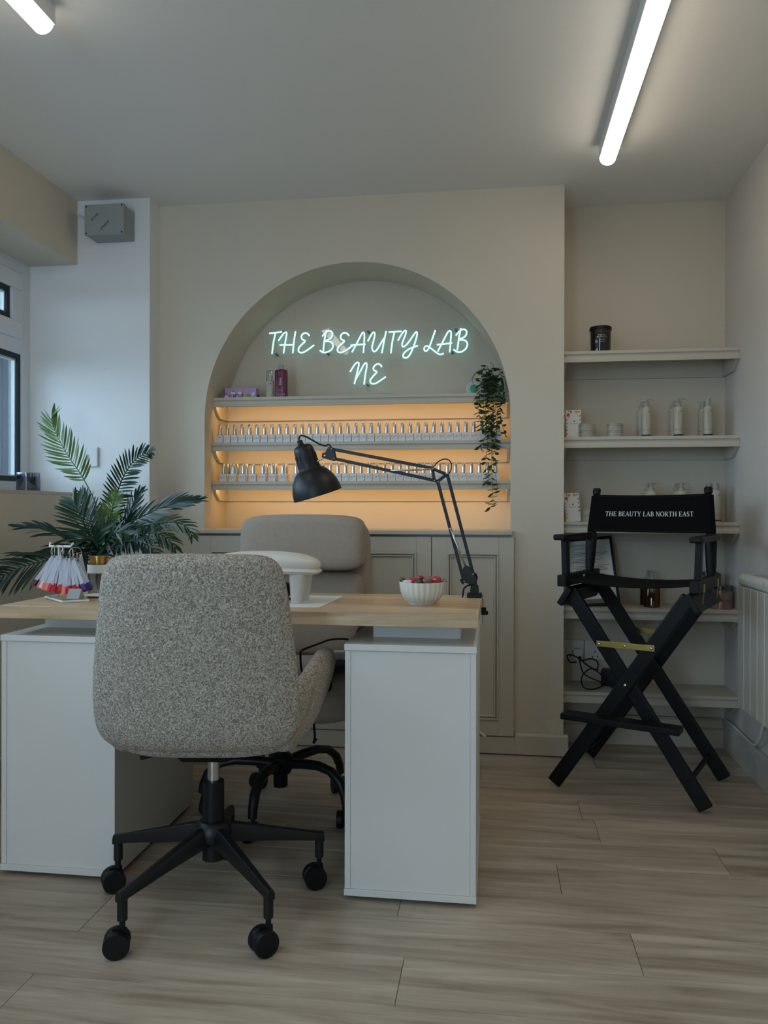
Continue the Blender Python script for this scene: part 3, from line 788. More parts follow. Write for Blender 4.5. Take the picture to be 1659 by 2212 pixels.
cx, wd = pxspan(594, 621, 850, 3.43)
r_ = wd / 2
pb = thing('plum_bottle', 'plum coloured lotion bottle with vertical white lettering and pale cap', 'bottle', (cx, 3.43, TZ))
sq = lambda p_, rr, h: [V(rr * math.copysign(abs(math.cos(a)) ** .7, math.cos(a)), rr * .6 * math.copysign(abs(math.sin(a)) ** .7, math.sin(a)), h) for a in [2 * PI * k / 28 for k in range(28)]]
bo = MB().rings([sq(0, r_ * .95, 0), sq(0, r_, .004), sq(0, r_, .118), sq(0, r_ * .9, .124), sq(0, r_ * .4, .127)]).build('body', 'plum', pb, smooth=40, local=True)
MB().lathe([(r_ * .42, .127), (r_ * .42, .145), (r_ * .38, .147)], n=18).build('cap', 'kaesolid', pb, smooth=40, local=True)
fr = -r_ * .6 - .0008
t = MB(); text(t, 'hive', .013, lambda u, v: V(.006 - v, fr, .072 + u)); t.build('lettering', 'paper', bo, local=True)
t = MB(); t.ribbon([(-.020, .037), (.020, .037)], .001, lambda u, v: V(u, fr, v)); t.ribbon([(-.014, .032), (.014, .032)], .002, lambda u, v: V(u, fr, v))
for a in range(12):
    cxx, czz = -.018 + .0033 * a, .008 + .006 * abs(math.sin(a * 2.1)); rr = .002 + .0012 * (a % 3)
    t.add([V(cxx + rr * math.cos(q), fr, czz + rr * math.sin(q)) for q in [2 * PI * k / 10 for k in range(10)]], [tuple(range(10))])
t.ribbon([(-.003 + .004 * math.cos(q), .105 + .004 * math.sin(q)) for q in [2 * PI * k / 12 for k in range(13)]], .001, lambda u, v: V(u, fr, v)); t.ribbon([(-.003 + .003 * math.cos(q), .112 + .003 * math.sin(q)) for q in [2 * PI * k / 12 for k in range(13)]], .001, lambda u, v: V(u, fr, v))
t.build('print', 'plumlight', bo, local=True)['kind'] = 'stuff'

# round gadget behind the trailing plant
p = at(1024, 838, Y=3.50)
rg = thing('round_device', 'small round white device with a green glass face behind the trailing plant', 'device', (p.x, 3.50, TZ))
MB().lathe([(.001, 0), (.032, 0), (.034, .004), (.034, .018), (.030, .022), (.025, .020)], (0, .011, .034), (0, -1, 0), 32).build('casing', 'white', rg, smooth=40, local=True)
MB().lathe([(.001, 0), (.018, 0), (.018, .002), (.001, .003)], (0, -.010, .034), (0, -1, 0), 24).build('face', 'green_glow', rg, smooth=40, local=True)

# trailing plant
lm = MB()
L_ = .031; W_ = .0085
cs = [(0, 0), (.25, .75), (.5, 1), (.75, .62), (1, 0)]
for i, (a, b_) in enumerate(cs):
    z = -.004 * math.sin(a * PI)
    lm.v += [V(a * L_, -b_ * W_, z + b_ * .002), V(a * L_, 0, z - .001), V(a * L_, b_ * W_, z + b_ * .002)]
for i in range(4):
    for j in range(2): lm.f.append((3 * i + j, 3 * i + j + 1, 3 * i + j + 4, 3 * i + j + 3)); lm.mi.append(0)
p = at(1059, 830, Y=3.44)
PX = p.x
tp = thing('trailing_plant', 'potted trailing ivy-like plant spilling over the end of the top niche shelf', 'plant', (PX, 3.44, TZ))
MB().lathe([(.024, 0), (.026, .002), (.033, .058), (.036, .060), (.036, .068), (.032, .068), (.030, .060), (.001, .058)], n=24).build('pot', 'pot', tp, smooth=40, local=True)
l0 = lm.build('leaf', 'leaf', tp, smooth=True, local=True); l1 = lm.build('leaf', 'leafy', tp, smooth=True, local=True)
meA, meB = l0.data, l1.data
bpy.data.objects.remove(l0); bpy.data.objects.remove(l1)
rt = random.Random(11)
vines = [
    [(1058, 805), (1050, 790), (1040, 812), (1036, 850), (1034, 890), (1040, 925)],
    [(1060, 805), (1075, 795), (1084, 820), (1088, 855), (1086, 872)],
    [(1056, 805), (1052, 830), (1048, 870), (1050, 905), (1048, 945), (1036, 966)],
    [(1060, 805), (1060, 835), (1058, 880), (1060, 930), (1062, 985), (1063, 1040), (1065, 1085), (1058, 1097)],
    [(1062, 805), (1068, 835), (1070, 880), (1072, 925), (1068, 965), (1070, 980)],
    [(1062, 805), (1074, 840), (1080, 880), (1084, 915), (1092, 940)],
    [(1058, 805), (1056, 840), (1055, 900), (1053, 960), (1050, 1000), (1056, 1030), (1046, 1045)],
    [(1060, 805), (1064, 850), (1066, 910), (1064, 970), (1068, 1010), (1074, 1050), (1073, 1062)],
    [(1058, 805), (1046, 800), (1028, 805), (1016, 825)],
    [(1058, 805), (1066, 790), (1058, 782)], [(1060, 805), (1048, 795), (1036, 800), (1022, 815), (1022, 830)], [(1062, 805), (1078, 800), (1090, 812), (1092, 835)],
    [(1056, 806), (1046, 835), (1045, 880), (1052, 920), (1056, 950)], [(1064, 806), (1072, 850), (1074, 900), (1072, 940)],
]
nleaf = 0
for vi, vn in enumerate(vines):
    pts = []
    for k, (a, b_) in enumerate(vn):
        yy = 3.44 if b_ < 835 and k < 2 else (3.385 - .012 * (vi % 3))
        if b_ < 850 and k >= 2: yy = 3.40
        q = at(a, b_, Y=yy); q.x = min(q.x, NX1 - .012)
        pts.append(q)
    sp_ = smoothpts(pts, 6)
    MB().tube(sp_, .0009, 5).build('vine', 'stem', tp, smooth=True)
    acc = 0
    for i in range(1, len(sp_)):
        acc += (sp_[i] - sp_[i - 1]).length
        if acc > .0118:
            acc = 0
            for side in (-1, 1) if rt.random() < .75 else (rt.choice((-1, 1)),):
                if nleaf >= 290: continue
                me = meB if (rt.random() < (.35 if sp_[i].z < 1.2 else .12)) else meA
                lf = bpy.data.objects.new('leaf', me); C.objects.link(lf); lf.parent = tp
                tgt = V(side * rt.uniform(.5, 1), rt.uniform(-.9, .3), rt.uniform(-.9, .35)).normalized()
                if sp_[i].x > NX1 - .04 and tgt.x > 0: tgt.x *= .15; tgt.normalize()
                q = tgt.to_track_quat('X', 'Z'); lf.rotation_mode = 'QUATERNION'
                lf.rotation_quaternion = q @ Matrix.Rotation(rt.uniform(-1, 1), 4, 'X').to_quaternion()
                s_ = rt.uniform(.7, 1.15); lf.scale = (s_, s_, s_)
                lf.location = sp_[i] - tp.location; nleaf += 1

# =================================================================== CEILING LIGHTS
for (x, y0, y1, lab) in ((.408, 1.40, 2.965, 'lit ceiling batten pointing at the shelved alcove'), (-1.178, .85, 1.955, 'lit ceiling batten above the window side of the desk'),
                        (.408, -1.35, .15, 'added unseen ceiling batten behind the viewer on the heater side')):  # last batten is added out of view to light the desk fronts
    r = thing('ceiling_light', lab, 'light', (x, (y0 + y1) / 2, 2.265), 0, 'ceiling battens')
    MB().box(x - .031, x + .031, y0 + .008, y1 - .004, 2.281, CEIL).build('housing', 'upvc', r, bevel=.003)
    d = MB(); rs = []
    for yy, k in ((y0, .55), (y0 + .012, 1), (y1 - .012, 1), (y1, .55)):
        rs.append([V(x + .0285 * k * math.cos(a), yy, 2.281 + .026 * k * math.sin(a)) for a in [PI + PI * i / 14 for i in range(15)]] + [V(x + .0285 * k, yy, 2.283), V(x - .0285 * k, yy, 2.283)])
    d.rings(rs).build('diffuser', 'tube', r, smooth=50)

# =================================================================== JUNCTION BOX, SWITCH, CANDLE ON THE SILL
jb = thing('junction_box', 'grey junction box high on the white wall with handwriting on its lid', 'box', (-1.60, YP, 2.15))
JX0, JX1, JZ0, JZ1, JY = -1.690, -1.520, 2.148, 2.272, YP - .105
MB().box(JX0, JX1, JY + .018, YP, JZ0, JZ1).build('body', 'boxgrey', jb, bevel=.003)
lid = MB().box(JX0 - .002, JX1 + .002, JY, JY + .016, JZ0 - .002, JZ1 + .002).build('lid', 'boxgrey', jb, bevel=.003)
for a in (JX0 + .007, JX1 - .007):
    for b_ in (JZ0 + .006, JZ1 - .006):
        MB().cyl((a, JY - .0006, b_), (a, JY + .003, b_), .0035, n=12).build('screw', 'ink', lid)
ca, sa = math.cos(math.radians(47)), math.sin(math.radians(47))
t = MB()
text(t, 'Keep', .013, lambda u, v: V(-1.6395 + u * ca - v * sa, JY - .0008, 2.218 + u * sa + v * ca), width=.040)
text(t, 'sHutter', .012, lambda u, v: V(-1.596 + u * ca - v * sa, JY - .0008, 2.184 + u * sa + v * ca), width=.055)
t.build('lettering', 'ink', lid)
wm = MB().tube(smoothpts([at(141, 430, Y=YP - .004), at(150, 447, Y=YP - .006), at(165, 462, Y=YP - .008), at(182, 472, Y=YP - .012), V(JX0, YP - .02, 2.21)]), .003, 8)
tag(wm.build('white_cable', 'white', smooth=True), 'thin white cable curving down the wall into the grey junction box', 'cable')
sw = thing('light_switch', 'white wall switch plate half behind a palm frond', 'switch', (-1.724, YP, 1.19))
MB().box(-1.768, -1.682, YP - .009, YP, 1.187, 1.273).build('plate', 'white', sw, bevel=.004)
MB().box(-1.738, -1.726, YP - .013, YP - .009, 1.218, 1.243).build('rocker', 'white', sw, bevel=.002)
p = at(62, 1054, Z=SILL); CY = 3.03; cxs = (at(37, 1040, Y=CY).x + at(86, 1040, Y=CY).x) / 2; cr = (at(86, 1040, Y=CY).x - at(37, 1040, Y=CY).x) / 2 * .93
cd = thing('jar_candle', 'grey smoked glass candle on the window sill', 'candle', (cxs, CY, SILL))
MB().lathe([(.001, 0), (cr - .002, 0), (cr, .003), (cr, .078), (cr - .003, .078), (cr - .003, .006), (.001, .006)], n=32).build('glass_jar', 'smoke', cd, smooth=40, local=True)
MB().lathe([(.001, .007), (cr - .004, .007), (cr - .004, .060), (.001, .059)], n=28).build('wax', 'wax', cd, smooth=40, local=True)
MB().cyl((0, 0, .059), (0, 0, .068), .0008, n=6).build('wick', 'ink', cd, local=True)
for a, b_ in ((228, 797), (242, 798)):
    p = at(a, b_, Y=YP); MB().lathe([(.0012, 0), (.001, .0006)], (p.x, YP, p.z), (0, -1, 0), n=8).build('nail_hole_mark', 'pinkc', bpy.data.objects['wall_pier'])

# =================================================================== ALCOVE CONTENTS
SZ = [1.660, 1.307, .957, .603, .257]
p0, p1 = at(1274, 730, Y=3.40), at(1320, 730, Y=3.40)
bc = thing('lidded_candle', 'black glass candle with small silver print on the highest alcove shelf', 'candle', ((p0.x + p1.x) / 2, 3.395, SZ[0])); r_ = (p1.x - p0.x) / 2
bo = MB().lathe([(.001, 0), (r_ * .92, 0), (r_ * .94, .004), (r_, .098), (.001, .098)], n=36).build('glass_jar', 'blackglass', bc, smooth=40, local=True)
MB().lathe([(.001, .093), (r_ * 1.04, .093), (r_ * 1.04, .104), (r_ * 1.0, .108), (.001, .109)], n=36).build('lid', 'blackp', bc, smooth=40, local=True)
cyl = lambda rr: (lambda u, v: V(rr * math.sin(u / rr), -rr * math.cos(u / rr), v))
t = MB(); text(t, 'EVENING', .0055, lambda u, v: cyl(r_ + .0004)(u, v + .066), width=.030); text(t, 'ROSEWOOD', .006, lambda u, v: cyl(r_ + .0003)(u, v + .058), width=.042)
t.ribbon([(-.012, .050), (.012, .050)], .0015, cyl(r_ + .0004)); t.ribbon([(-.010, .041), (.010, .041)], .0015, cyl(r_ + .0004)); t.build('lettering', 'steel', bo, local=True)


def leaflet(x, y, z, tilt, label, group, lean=0, rot=0.25, print_=True):
    r = thing('leaflet', label, 'leaflet', (x, y, z), rot, group)
    Rm = Matrix.Rotation(lean, 4, 'Y') @ Matrix.Rotation(-tilt, 4, 'X'); f = lambda u, v, d=0: Rm @ V(u, d, v)
    w_, h_ = .062, .120
    c = MB().prism([(-w_ / 2, 0), (w_ / 2, 0), (w_ / 2, h_), (-w_ / 2, h_)], lambda u, v: f(u, v, 0), lambda u, v: f(u, v, .0015)).build('card', 'paper', r, local=True)
    if print_:
        rr = random.Random(5)
        def blob(u, v, s_, m_, k=14):
            MB().add([f(u + s_ * (.8 + .2 * (q % 2)) * math.cos(2 * PI * q / k), v + s_ * (.8 + .2 * (q % 2)) * math.sin(2 * PI * q / k), -.0004) for q in range(k)], [tuple(range(k))]).build('printed_flower', m_, c, local=True)
        blob(-.022, .099, .008, 'flred'); blob(-.010, .112, .0065, 'flpink', 10); blob(.012, .112, .007, 'florange'); blob(.026, .095, .004, 'flpink'); blob(.023, .113, .004, 'flgreen', 5)
        blob(-.027, .078, .004, 'flpink'); blob(-.027, .062, .003, 'flgreen', 5); blob(-.027, .048, .0032, 'flgreen', 5); blob(-.028, .034, .005, 'flpink'); blob(-.028, .018, .005, 'florange'); blob(-.018, .088, .003, 'flgreen', 5)
        blob(.027, .078, .003, 'flgreen', 5); blob(.027, .060, .004, 'flred'); blob(.027, .045, .004, 'flred'); blob(-.020, .115, .003, 'flgreen', 5)
        t = MB(); text(t, 'KAESO', .004, lambda u, v: f(u + .003, v + .060, -.0004), width=.028)
        t.add([f(.003 + .0036 * math.cos(2 * PI * q / 12), .073 + .0036 * math.sin(2 * PI * q / 12), -.0004) for q in range(12)], [tuple(range(12))]); t.build('lettering', 'inkgrey', c, local=True)
    return r


def tub(x, y, z, label, group):
    r = thing('cream_tub', label, 'tub', (x, y, z), .12, group); R_ = .033
    b_ = MB().lathe([(.001, 0), (R_ * .97, 0), (R_, .002), (R_, .018), (.001, .018)], n=28).build('jar', 'kaeso', r, smooth=40, local=True)
    MB().lathe([(.001, .0185), (R_ * 1.02, .0185), (R_ * 1.02, .0275), (R_ * .97, .029), (.001, .029)], n=28).build('lid', 'kaesolid', r, smooth=40, local=True)
    t = MB(); c_ = cyl(R_ + .0005); text(t, 'KAESO BEAUTY', .0035, lambda u, v: c_(u, v + .010), width=.036); t.ribbon([(-.014, .006), (.016, .006)], .0012, c_); t.build('lettering', 'inkgrey', b_, local=True)
    return r


def kbottle(x, y, z, label, group, pump=True, H=.125, R_=.019, rot=0):
    r = thing('pump_bottle' if pump else 'capped_bottle', label, 'bottle', (x, y, z), rot, group)
    b_ = MB().lathe([(.001, 0), (R_ * .95, 0), (R_, .003), (R_, H - .006), (R_ * .85, H), (R_ * .45, H + .002)], n=28).build('body', 'kaeso', r, smooth=40, local=True)
    if pump:
        q = MB().lathe([(R_ * .55, H), (R_ * .55, H + .014), (R_ * .3, H + .016), (R_ * .22, H + .030), (R_ * .3, H + .033), (.001, H + .034)], n=18)
        q.tube([(0, 0, H + .031), (.014, -.003, H + .033), (.026, -.006, H + .0325), (.030, -.007, H + .029)], .0026, 8); q.build('pump', 'kaesolid', r, smooth=40, local=True)
    else:
        MB().lathe([(R_ * .58, H), (R_ * .62, H + .030), (.001, H + .031)], n=18).build('cap', 'kaesolid', r, smooth=40, local=True)
    c_ = cyl(R_ + .0005); t = MB(); text(t, 'KAESO BEAUTY', .0042, lambda u, v: c_(-.001 - v, H * .63 + u), width=.066)
    t.add([c_(.009 + .003 * math.cos(2 * PI * q / 12), H * .84 + .003 * math.sin(2 * PI * q / 12)) for q in range(12)], [tuple(range(12))]); t.build('lettering', 'inkgrey', b_, local=True)
    t = MB(); n_ = 24; t.ribbon([(R_ * PI * (2 * i / n_ - 1), .008) for i in range(n_ + 1)], .005, c_); t.build('base_band', 'ink', b_, local=True)
    t = MB(); t.ribbon([(R_ * PI * (2 * i / n_ - 1), .030) for i in range(n_ + 1)], .0012, c_); t.ribbon([(R_ * PI * (2 * i / n_ - 1), .034) for i in range(n_ + 1)], .0006, c_); t.build('rule', 'inkgrey', b_, local=True)
    return r


XA = lambda px, Y=3.42: at(px, 1000, Y=Y).x
GA, GB = 'items on the shelf under the candle shelf', 'items on the shelf level with the chair back'
for k, (z, g, zz) in enumerate(((SZ[1], 'leaflets standing on the upper bottle shelf', 'the shelf below the black candle'), (SZ[2], 'leaflets standing on the lower bottle shelf', 'the shelf behind the chair back'))):
    leaflet(XA(1238), 3.395, z, .10, f'leaflet bordered with red and orange flowers, on {zz}', g, lean=0 if k == 0 else -.07, rot=.05)
    leaflet(XA(1229, 3.42), 3.425, z, .10, f'leaflet edge directly behind the flowery one on {zz}', g, lean=0 if k == 0 else -.10, rot=.05)
    leaflet(XA(1223, 3.45), 3.455, z, .10, f'rearmost leaflet of the three on {zz}', g, lean=0 if k == 0 else -.12, rot=.05)
for a, z, lab in ((1267, SZ[1], 'beside the flowery leaflet on the shelf under the candle shelf'), (1328, SZ[1], 'standing alone midway on the shelf under the candle shelf'), (1275, SZ[2], 'beside the flowery leaflet, half behind the director chair back')):
    for q in range(2):
        tub(XA(a, 3.40), 3.40, z + q * .0292, f'{"upper" if q else "lower"} cream tub {lab}', 'cream tubs stacked in pairs')
for a, a2, y2 in ((1396, 1385, 3.475), (1465, 1454, 3.475)):
    wh = 'nearer the tubs' if a == 1396 else 'in the middle of the shelf'
    kbottle(XA(a, 3.40), 3.40, SZ[1], f'pump bottle, front of its pair {wh}, shelf under the candle', GA)
    kbottle(XA(a2, y2), y2, SZ[1], f'pump bottle, rear of its pair {wh}, shelf under the candle', GA)
kbottle(XA(1529, 3.40), 3.40, SZ[1], 'slim cream bottle with plain cap, front one by the side wall', GA, False, .125, .0175)
kbottle(XA(1517, 3.475), 3.475, SZ[1], 'slim cream bottle with plain cap, rear one by the side wall', GA, False, .125, .0175)
for a, a2, y2 in ((1407, 1399, 3.475), (1472, 1460, 3.475)):
    wh = 'nearer the chimney' if a == 1407 else 'nearer the side wall'
    kbottle(XA(a, 3.40), 3.40, SZ[2], f'pump bottle peeping over the chair back, front of the pair {wh}', GB, True, .128, .0235)
    kbottle(XA(a2, y2), y2, SZ[2], f'pump bottle peeping over the chair back, rear of the pair {wh}', GB, True, .128, .0235)
kbottle(XA(1546, 3.40), 3.40, SZ[2], 'slim cream bottle beside the chair back with a black band at its foot', GB, False, .130, .020)
kbottle(XA(1532, 3.475), 3.475, SZ[2], 'slim cream bottle hidden behind the black banded one by the side wall', GB, False, .130, .019)

# framed document
df = thing('framed_document', 'black framed typed document leaning in the alcove behind the director chair', 'picture frame', (XA(1285, 3.43), 3.40, SZ[3]), 0)
Rm = Matrix.Rotation(-.09, 4, 'Y') @ Matrix.Rotation(-.30, 4, 'X'); f = lambda u, v, d=0: Rm @ V(u, d, v)
Wd, Hd, B_ = .205, .297, .011
q = MB()
for (u0, u1, v0, v1) in ((-Wd / 2, Wd / 2, 0, B_), (-Wd / 2, Wd / 2, Hd - B_, Hd), (-Wd / 2, -Wd / 2 + B_, B_, Hd - B_), (Wd / 2 - B_, Wd / 2, B_, Hd - B_)):
    q.prism([(u0, v0), (u1, v0), (u1, v1), (u0, v1)], lambda u, v: f(u, v, -.008), lambda u, v: f(u, v, .008))
q.build('frame', 'blackp', df, local=True)
pg = MB().prism([(-Wd / 2 + B_, B_), (Wd / 2 - B_, B_), (Wd / 2 - B_, Hd - B_), (-Wd / 2 + B_, Hd - B_)], lambda u, v: f(u, v, 0), lambda u, v: f(u, v, .004)).build('page', 'paper', df, local=True)
t = MB(); rr = random.Random(4); yy = Hd - .030; ln = 0
while yy > .045:
    w_ = rr.uniform(.09, .145); x0 = -.075 + (.012 if ln % 4 else 0)
    if ln % 5 != 4: t.ribbon([(x0, yy), (x0 + w_, yy)], .0016 if ln % 6 else .0028, lambda u, v: f(u, v, -.0005))
    yy -= .0062; ln += 1
t.build('print', 'inkgrey', pg, local=True)['kind'] = 'stuff'
MB().add([f(a, b_, -.0005) for a, b_ in ((-Wd / 2 + B_, B_), (Wd / 2 - B_, B_), (Wd / 2 - B_, B_ + .020), (-Wd / 2 + B_, B_ + .020))], [(0, 1, 2, 3)]).build('grey_footer', 'inkgrey', pg, local=True)


def amber(x, y, label):
    r = thing('amber_pump_bottle', label, 'bottle', (x, y, SZ[3]), 0, 'amber bottles behind the director chair seat'); R_ = .032
    MB().lathe([(.001, 0), (R_, .001), (R_, .086), (R_ * .8, .096), (R_ * .4, .099), (R_ * .4, .101), (.001, .101)], n=28).build('body', 'amber', r, smooth=40, local=True)
    MB().lathe([(.001, .003), (R_ * .93, .004), (R_ * .93, .080), (.001, .081)], n=28).build('liquid', mat_amber, r, smooth=40, local=True)
    q = MB().lathe([(R_ * .42, .098), (R_ * .42, .122), (R_ * .2, .124), (R_ * .2, .138), (R_ * .3, .146), (.001, .147)], n=18); q.tube([(0, 0, .143), (.015, -.004, .145), (.026, -.006, .140)], .003, 8)
    q.build('pump', 'kaesolid', r, smooth=40, local=True)


mat_amber = mat('amber_oil', (150, 104, 34), 0.3, trans=.5)
amber(XA(1409, 3.41), 3.41, 'amber pump bottle standing forward on the shelf seen under the chair seat')
amber(XA(1400, 3.49), 3.49, 'amber pump bottle behind the forward amber one')


def powder(x, y, label, m_, txt, H=.083, R_=.047):
    r = thing('powder_jar', label, 'jar', (x, y, SZ[3]), 0, 'powder jars at the end of the shelf')
    b_ = MB().lathe([(.001, 0), (R_ * .93, 0), (R_, .004), (R_, H), (.001, H + .0005)], n=36).build('powder', m_, r, smooth=40, local=True)
    MB().lathe([(R_ + .001, .002), (R_ + .0015, H + .012), (R_ * .9, H + .016)], n=36, close=False).build('jar', 'jarglass', r, smooth=40, local=True)
    MB().lathe([(.001, H + .012), (R_ * 1.02, H + .012), (R_ * 1.02, H + .027), (.001, H + .028)], n=36).build('lid', 'smoke', r, smooth=40, local=True)
    c_ = cyl(R_ + .0022); t = MB(); text(t, txt, .0085, lambda u, v: c_(u + .002, v + H * .48), width=.058); t.ribbon([(-.004, H * .42), (.026, H * .42)], .0012, c_); t.ribbon([(-.008, .012), (.008, .012)], .0015, c_)
    t.ribbon([(-.010 + .009 * math.cos(a), H * .78 + .006 * math.sin(a)) for a in [2 * PI * k / 14 for k in range(12)]], .0012, c_); t.build('lettering', 'c8', b_, local=True)


powder(XA(1560, 3.41) - .006, 3.405, 'pink jar lettered in red at the front end of the shelf by the heater', 'pinkpowder', 'Glitter Powder', .068, .046)
powder(XA(1530, 3.48), 3.490, 'taller pale pink jar behind, seen through the director chair arm', 'pinkpale', 'Pamper', .118, .040)

# power supply, sockets, plug
so = thing('wall_socket', 'double wall socket low in the alcove holding a white plug', 'socket', (.345, YA, .355), 0, 'sockets low in the alcove')


def sockplate(root, x0, x1, z0, z1, sws):
    MB().box(x0, x1, YA - .010, YA, z0, z1).build('plate', 'white', root, bevel=.003)
    for a in sws:
        MB().box(a - .006, a + .006, YA - .014, YA - .010, z1 - .030, z1 - .010).build('rocker', 'white', root, bevel=.0015)
        q = MB()
        for d in ((0, .0), (-.011, -.022), (.011, -.022)): q.box(a + d[0] - .002, a + d[0] + .002, YA - .0104, YA - .0102, z1 - .050 + d[1] - .004, z1 - .050 + d[1] + .004)
        q.build('pin_hole', 'ink', root)


sockplate(so, .295, .393, .352, .438, (.345,))
so2 = thing('wall_socket', 'second wall socket, empty, beside the one with the plug', 'socket', (.440, YA, .355), 0, 'sockets low in the alcove')
sockplate(so2, .396, .482, .352, .438, (.44,))
pl = thing('plug', 'white plug in the alcove socket', 'plug', (.365, YA - .012, .37))
MB().prism([(.344, .392), (.352, .404), (.378, .404), (.388, .392), (.382, .368), (.374, .352), (.356, .352), (.349, .368)], lambda u, v: V(u, YA - .044, v), lambda u, v: V(u, YA - .011, v)).build('body', 'white', pl, bevel=.003)
SC = SZ[4] + .003
cbz = thing('power_supply', 'black power supply block with looped cable on the lowest alcove shelf', 'power supply', (.51, 3.47, SZ[4]))
MB().obox((.53, 3.475, SZ[4] + .034), (.068, -.018, 0), (.008, .030, 0), (0, 0, .032)).build('body', 'blackp', cbz, bevel=.003)
lp = [(1245, 1430, 3.50), (1232, 1430, 3.47), (1225, 1418, 3.46), (1232, 1414, 3.46), (1250, 1422, 3.45), (1270, 1438, 3.44), (1290, 1450, 3.43), (1300, 1460, 3.42), (1314, 1478, 3.40), (1325, 1486, 3.39), (1334, 1480, 3.40)]
MB().tube(smoothpts([at(a, b_, Y=c) for a, b_, c in lp]), .003, 8).build('cable', 'blackp', cbz, smooth=True)
lp = [(1252, 1424, 3.46), (1255, 1440, 3.44), (1262, 1456, 3.43), (1280, 1466, 3.42), (1300, 1474, 3.42), (1308, 1478, 3.42)]
MB().tube(smoothpts([at(a, b_, Y=c) for a, b_, c in lp]), .003, 8).build('cable', 'blackp', cbz, smooth=True)
lp = [(1258, 1427, 3.46), (1275, 1423, 3.45), (1288, 1427, 3.45), (1292, 1436, 3.45), (1290, 1448, 3.45)]
MB().tube(smoothpts([at(a, b_, Y=c) for a, b_, c in lp]), .003, 8).build('cable', 'blackp', cbz, smooth=True)
lp = [(1292, 1447, 3.44), (1275, 1445, 3.42), (1260, 1456, 3.40), (1256, 1472, 3.385), (1262, 1485, 3.375), (1275, 1489, 3.37), (1292, 1486, 3.38), (1306, 1479, 3.40)]
MB().tube(smoothpts([at(a, b_, Y=c) for a, b_, c in lp]), .003, 8).build('cable', 'blackp', cbz, smooth=True)
q = at(1252, 1422, Y=3.455); MB().sell(q, .007, .006, .009).build('cable_tie', 'blackp', cbz, smooth=True)

# =================================================================== HEATER AND CABLE ON THE SIDE WALL
ht = thing('wall_heater', 'white ribbed electric panel heater on the side wall', 'heater', (.94, 2.5, .28))
HX, HY0, HY1, HZ0, HZ1 = .902, 1.95, 3.098, .279, .770
MB().box(HX + .012, XR - .012, HY0 + .01, HY1 - .006, HZ0 + .006, HZ1 - .012).build('core', 'heater', ht, bevel=.006)
MB().prism([(HX, HZ1 - .040), (HX, HZ1 - .016), (HX + .012, HZ1 - .002), (HX + .022, HZ1), (XR - .016, HZ1), (XR - .016, HZ1 - .040)], lambda u, v: V(u, HY0, v), lambda u, v: V(u, HY1, v)).build('top_housing', 'heater', ht, bevel=.006)
g = MB()
for i in range(3): g.box(HX + .026 + i * .013, HX + .033 + i * .013, HY0 + .06, HY1 - .06, HZ1, HZ1 + .0012)
g.build('grille', 'boxgrey', ht)
y = HY1
k = 0
while y > HY0 + .02:
    a = max(HY0, y - .0715)
    MB().box(HX, HX + .014, a + .002, y - .002, HZ0, HZ1 - .043).build('front_panel', 'heater', ht, bevel=.002); y -= .0735; k += 1
t = MB(); t.ribbon([(2.815 + .006 * math.cos(a), .752 + .009 * math.sin(a)) for a in [2 * PI * i / 12 for i in range(10)]], .0022, lambda u, v: V(HX - .0005, u, v)); t.build('emblem', 'inkgrey', ht)
for yy in (HY1 - .2, HY0 + .2): MB().box(XR - .014, XR, yy - .02, yy + .02, .35, .70).build('wall_bracket', 'heater', ht)
cp = [at(1648, 1565, X=.955), at(1643, 1590, X=.955), at(1635, 1606, X=.958), at(1626, 1608, X=.960)] + [at(a, b_, X=.966) for a, b_ in ((1612, 1596), (1596, 1580), (1580, 1565), (1567, 1555))]
tag(MB().tube(smoothpts(cp), .0055, 8).build('heater_cable', 'white', smooth=True), 'white cable from the heater running along the top of the skirting', 'cable')

# =================================================================== DESK
dk = thing('desk', 'desk with light oak top and two white pedestals', 'desk', (-.69, 2.22, 0))
DX0, DX1, DY0, DY1, DZ0, DZ1 = -1.341, -.036, 2.0, 2.455, .705, .740
MB().box(DX0, DX1, DY0, DY1, DZ0, DZ1).build('tabletop', 'deskwood', dk, bevel=.0015)
for x0, x1, py0, py1 in ((-1.341, -1.010, 2.012, 2.575), (-.378, -.042, 2.003, 2.565)):
    pd = MB().box(x0 + .015, x1 - .015, py0 + .003, py1 - .018, .028, .640).build('pedestal', 'melamine', dk)
    pd['label'] = 'white pedestal'
    MB().box(x0, x0 + .0145, py0, py1 - .018, .028, .6405).build('side_board', 'melamine', pd, bevel=.0008)
    MB().box(x1 - .0145, x1, py0, py1 - .018, .028, .6405).build('side_board', 'melamine', pd, bevel=.0008)
    MB().box(x0 - .0015, x1 + .0015, py0 - .003, py1, .6415, .658).build('top_board', 'melamine', pd, bevel=.0008)
    MB().box(x0 - .0015, x1 + .0015, py0 - .003, py1 - .018, .011, .0275).build('bottom_board', 'melamine', pd, bevel=.0008)
    for i in range(3): MB().box(x0 + .001, x1 - .001, py1 - .018, py1, .030 + i * .204, .030 + i * .204 + .201).build('drawer_front', 'melamine', pd, bevel=.0008)
    for a in (x0 + .03, x1 - .03):
        for b_ in (py0 + .03, py1 - .05): MB().cyl((a, b_, 0), (a, b_, .0115), .012, n=14).build('foot', 'blackp', pd)
    MB().box(x0 + .040 if x0 < -1 else x0 + .055, x1 - .045, 2.16 if x0 < -1 else 2.125, 2.44, .658, DZ0).build('riser', 'melamine', dk, bevel=.0008)
hd = MB().tube([at(1034, 1580, Y=2.57), at(1047, 1590, Y=2.60)], .0045, 8).build('handle', 'white', dk)

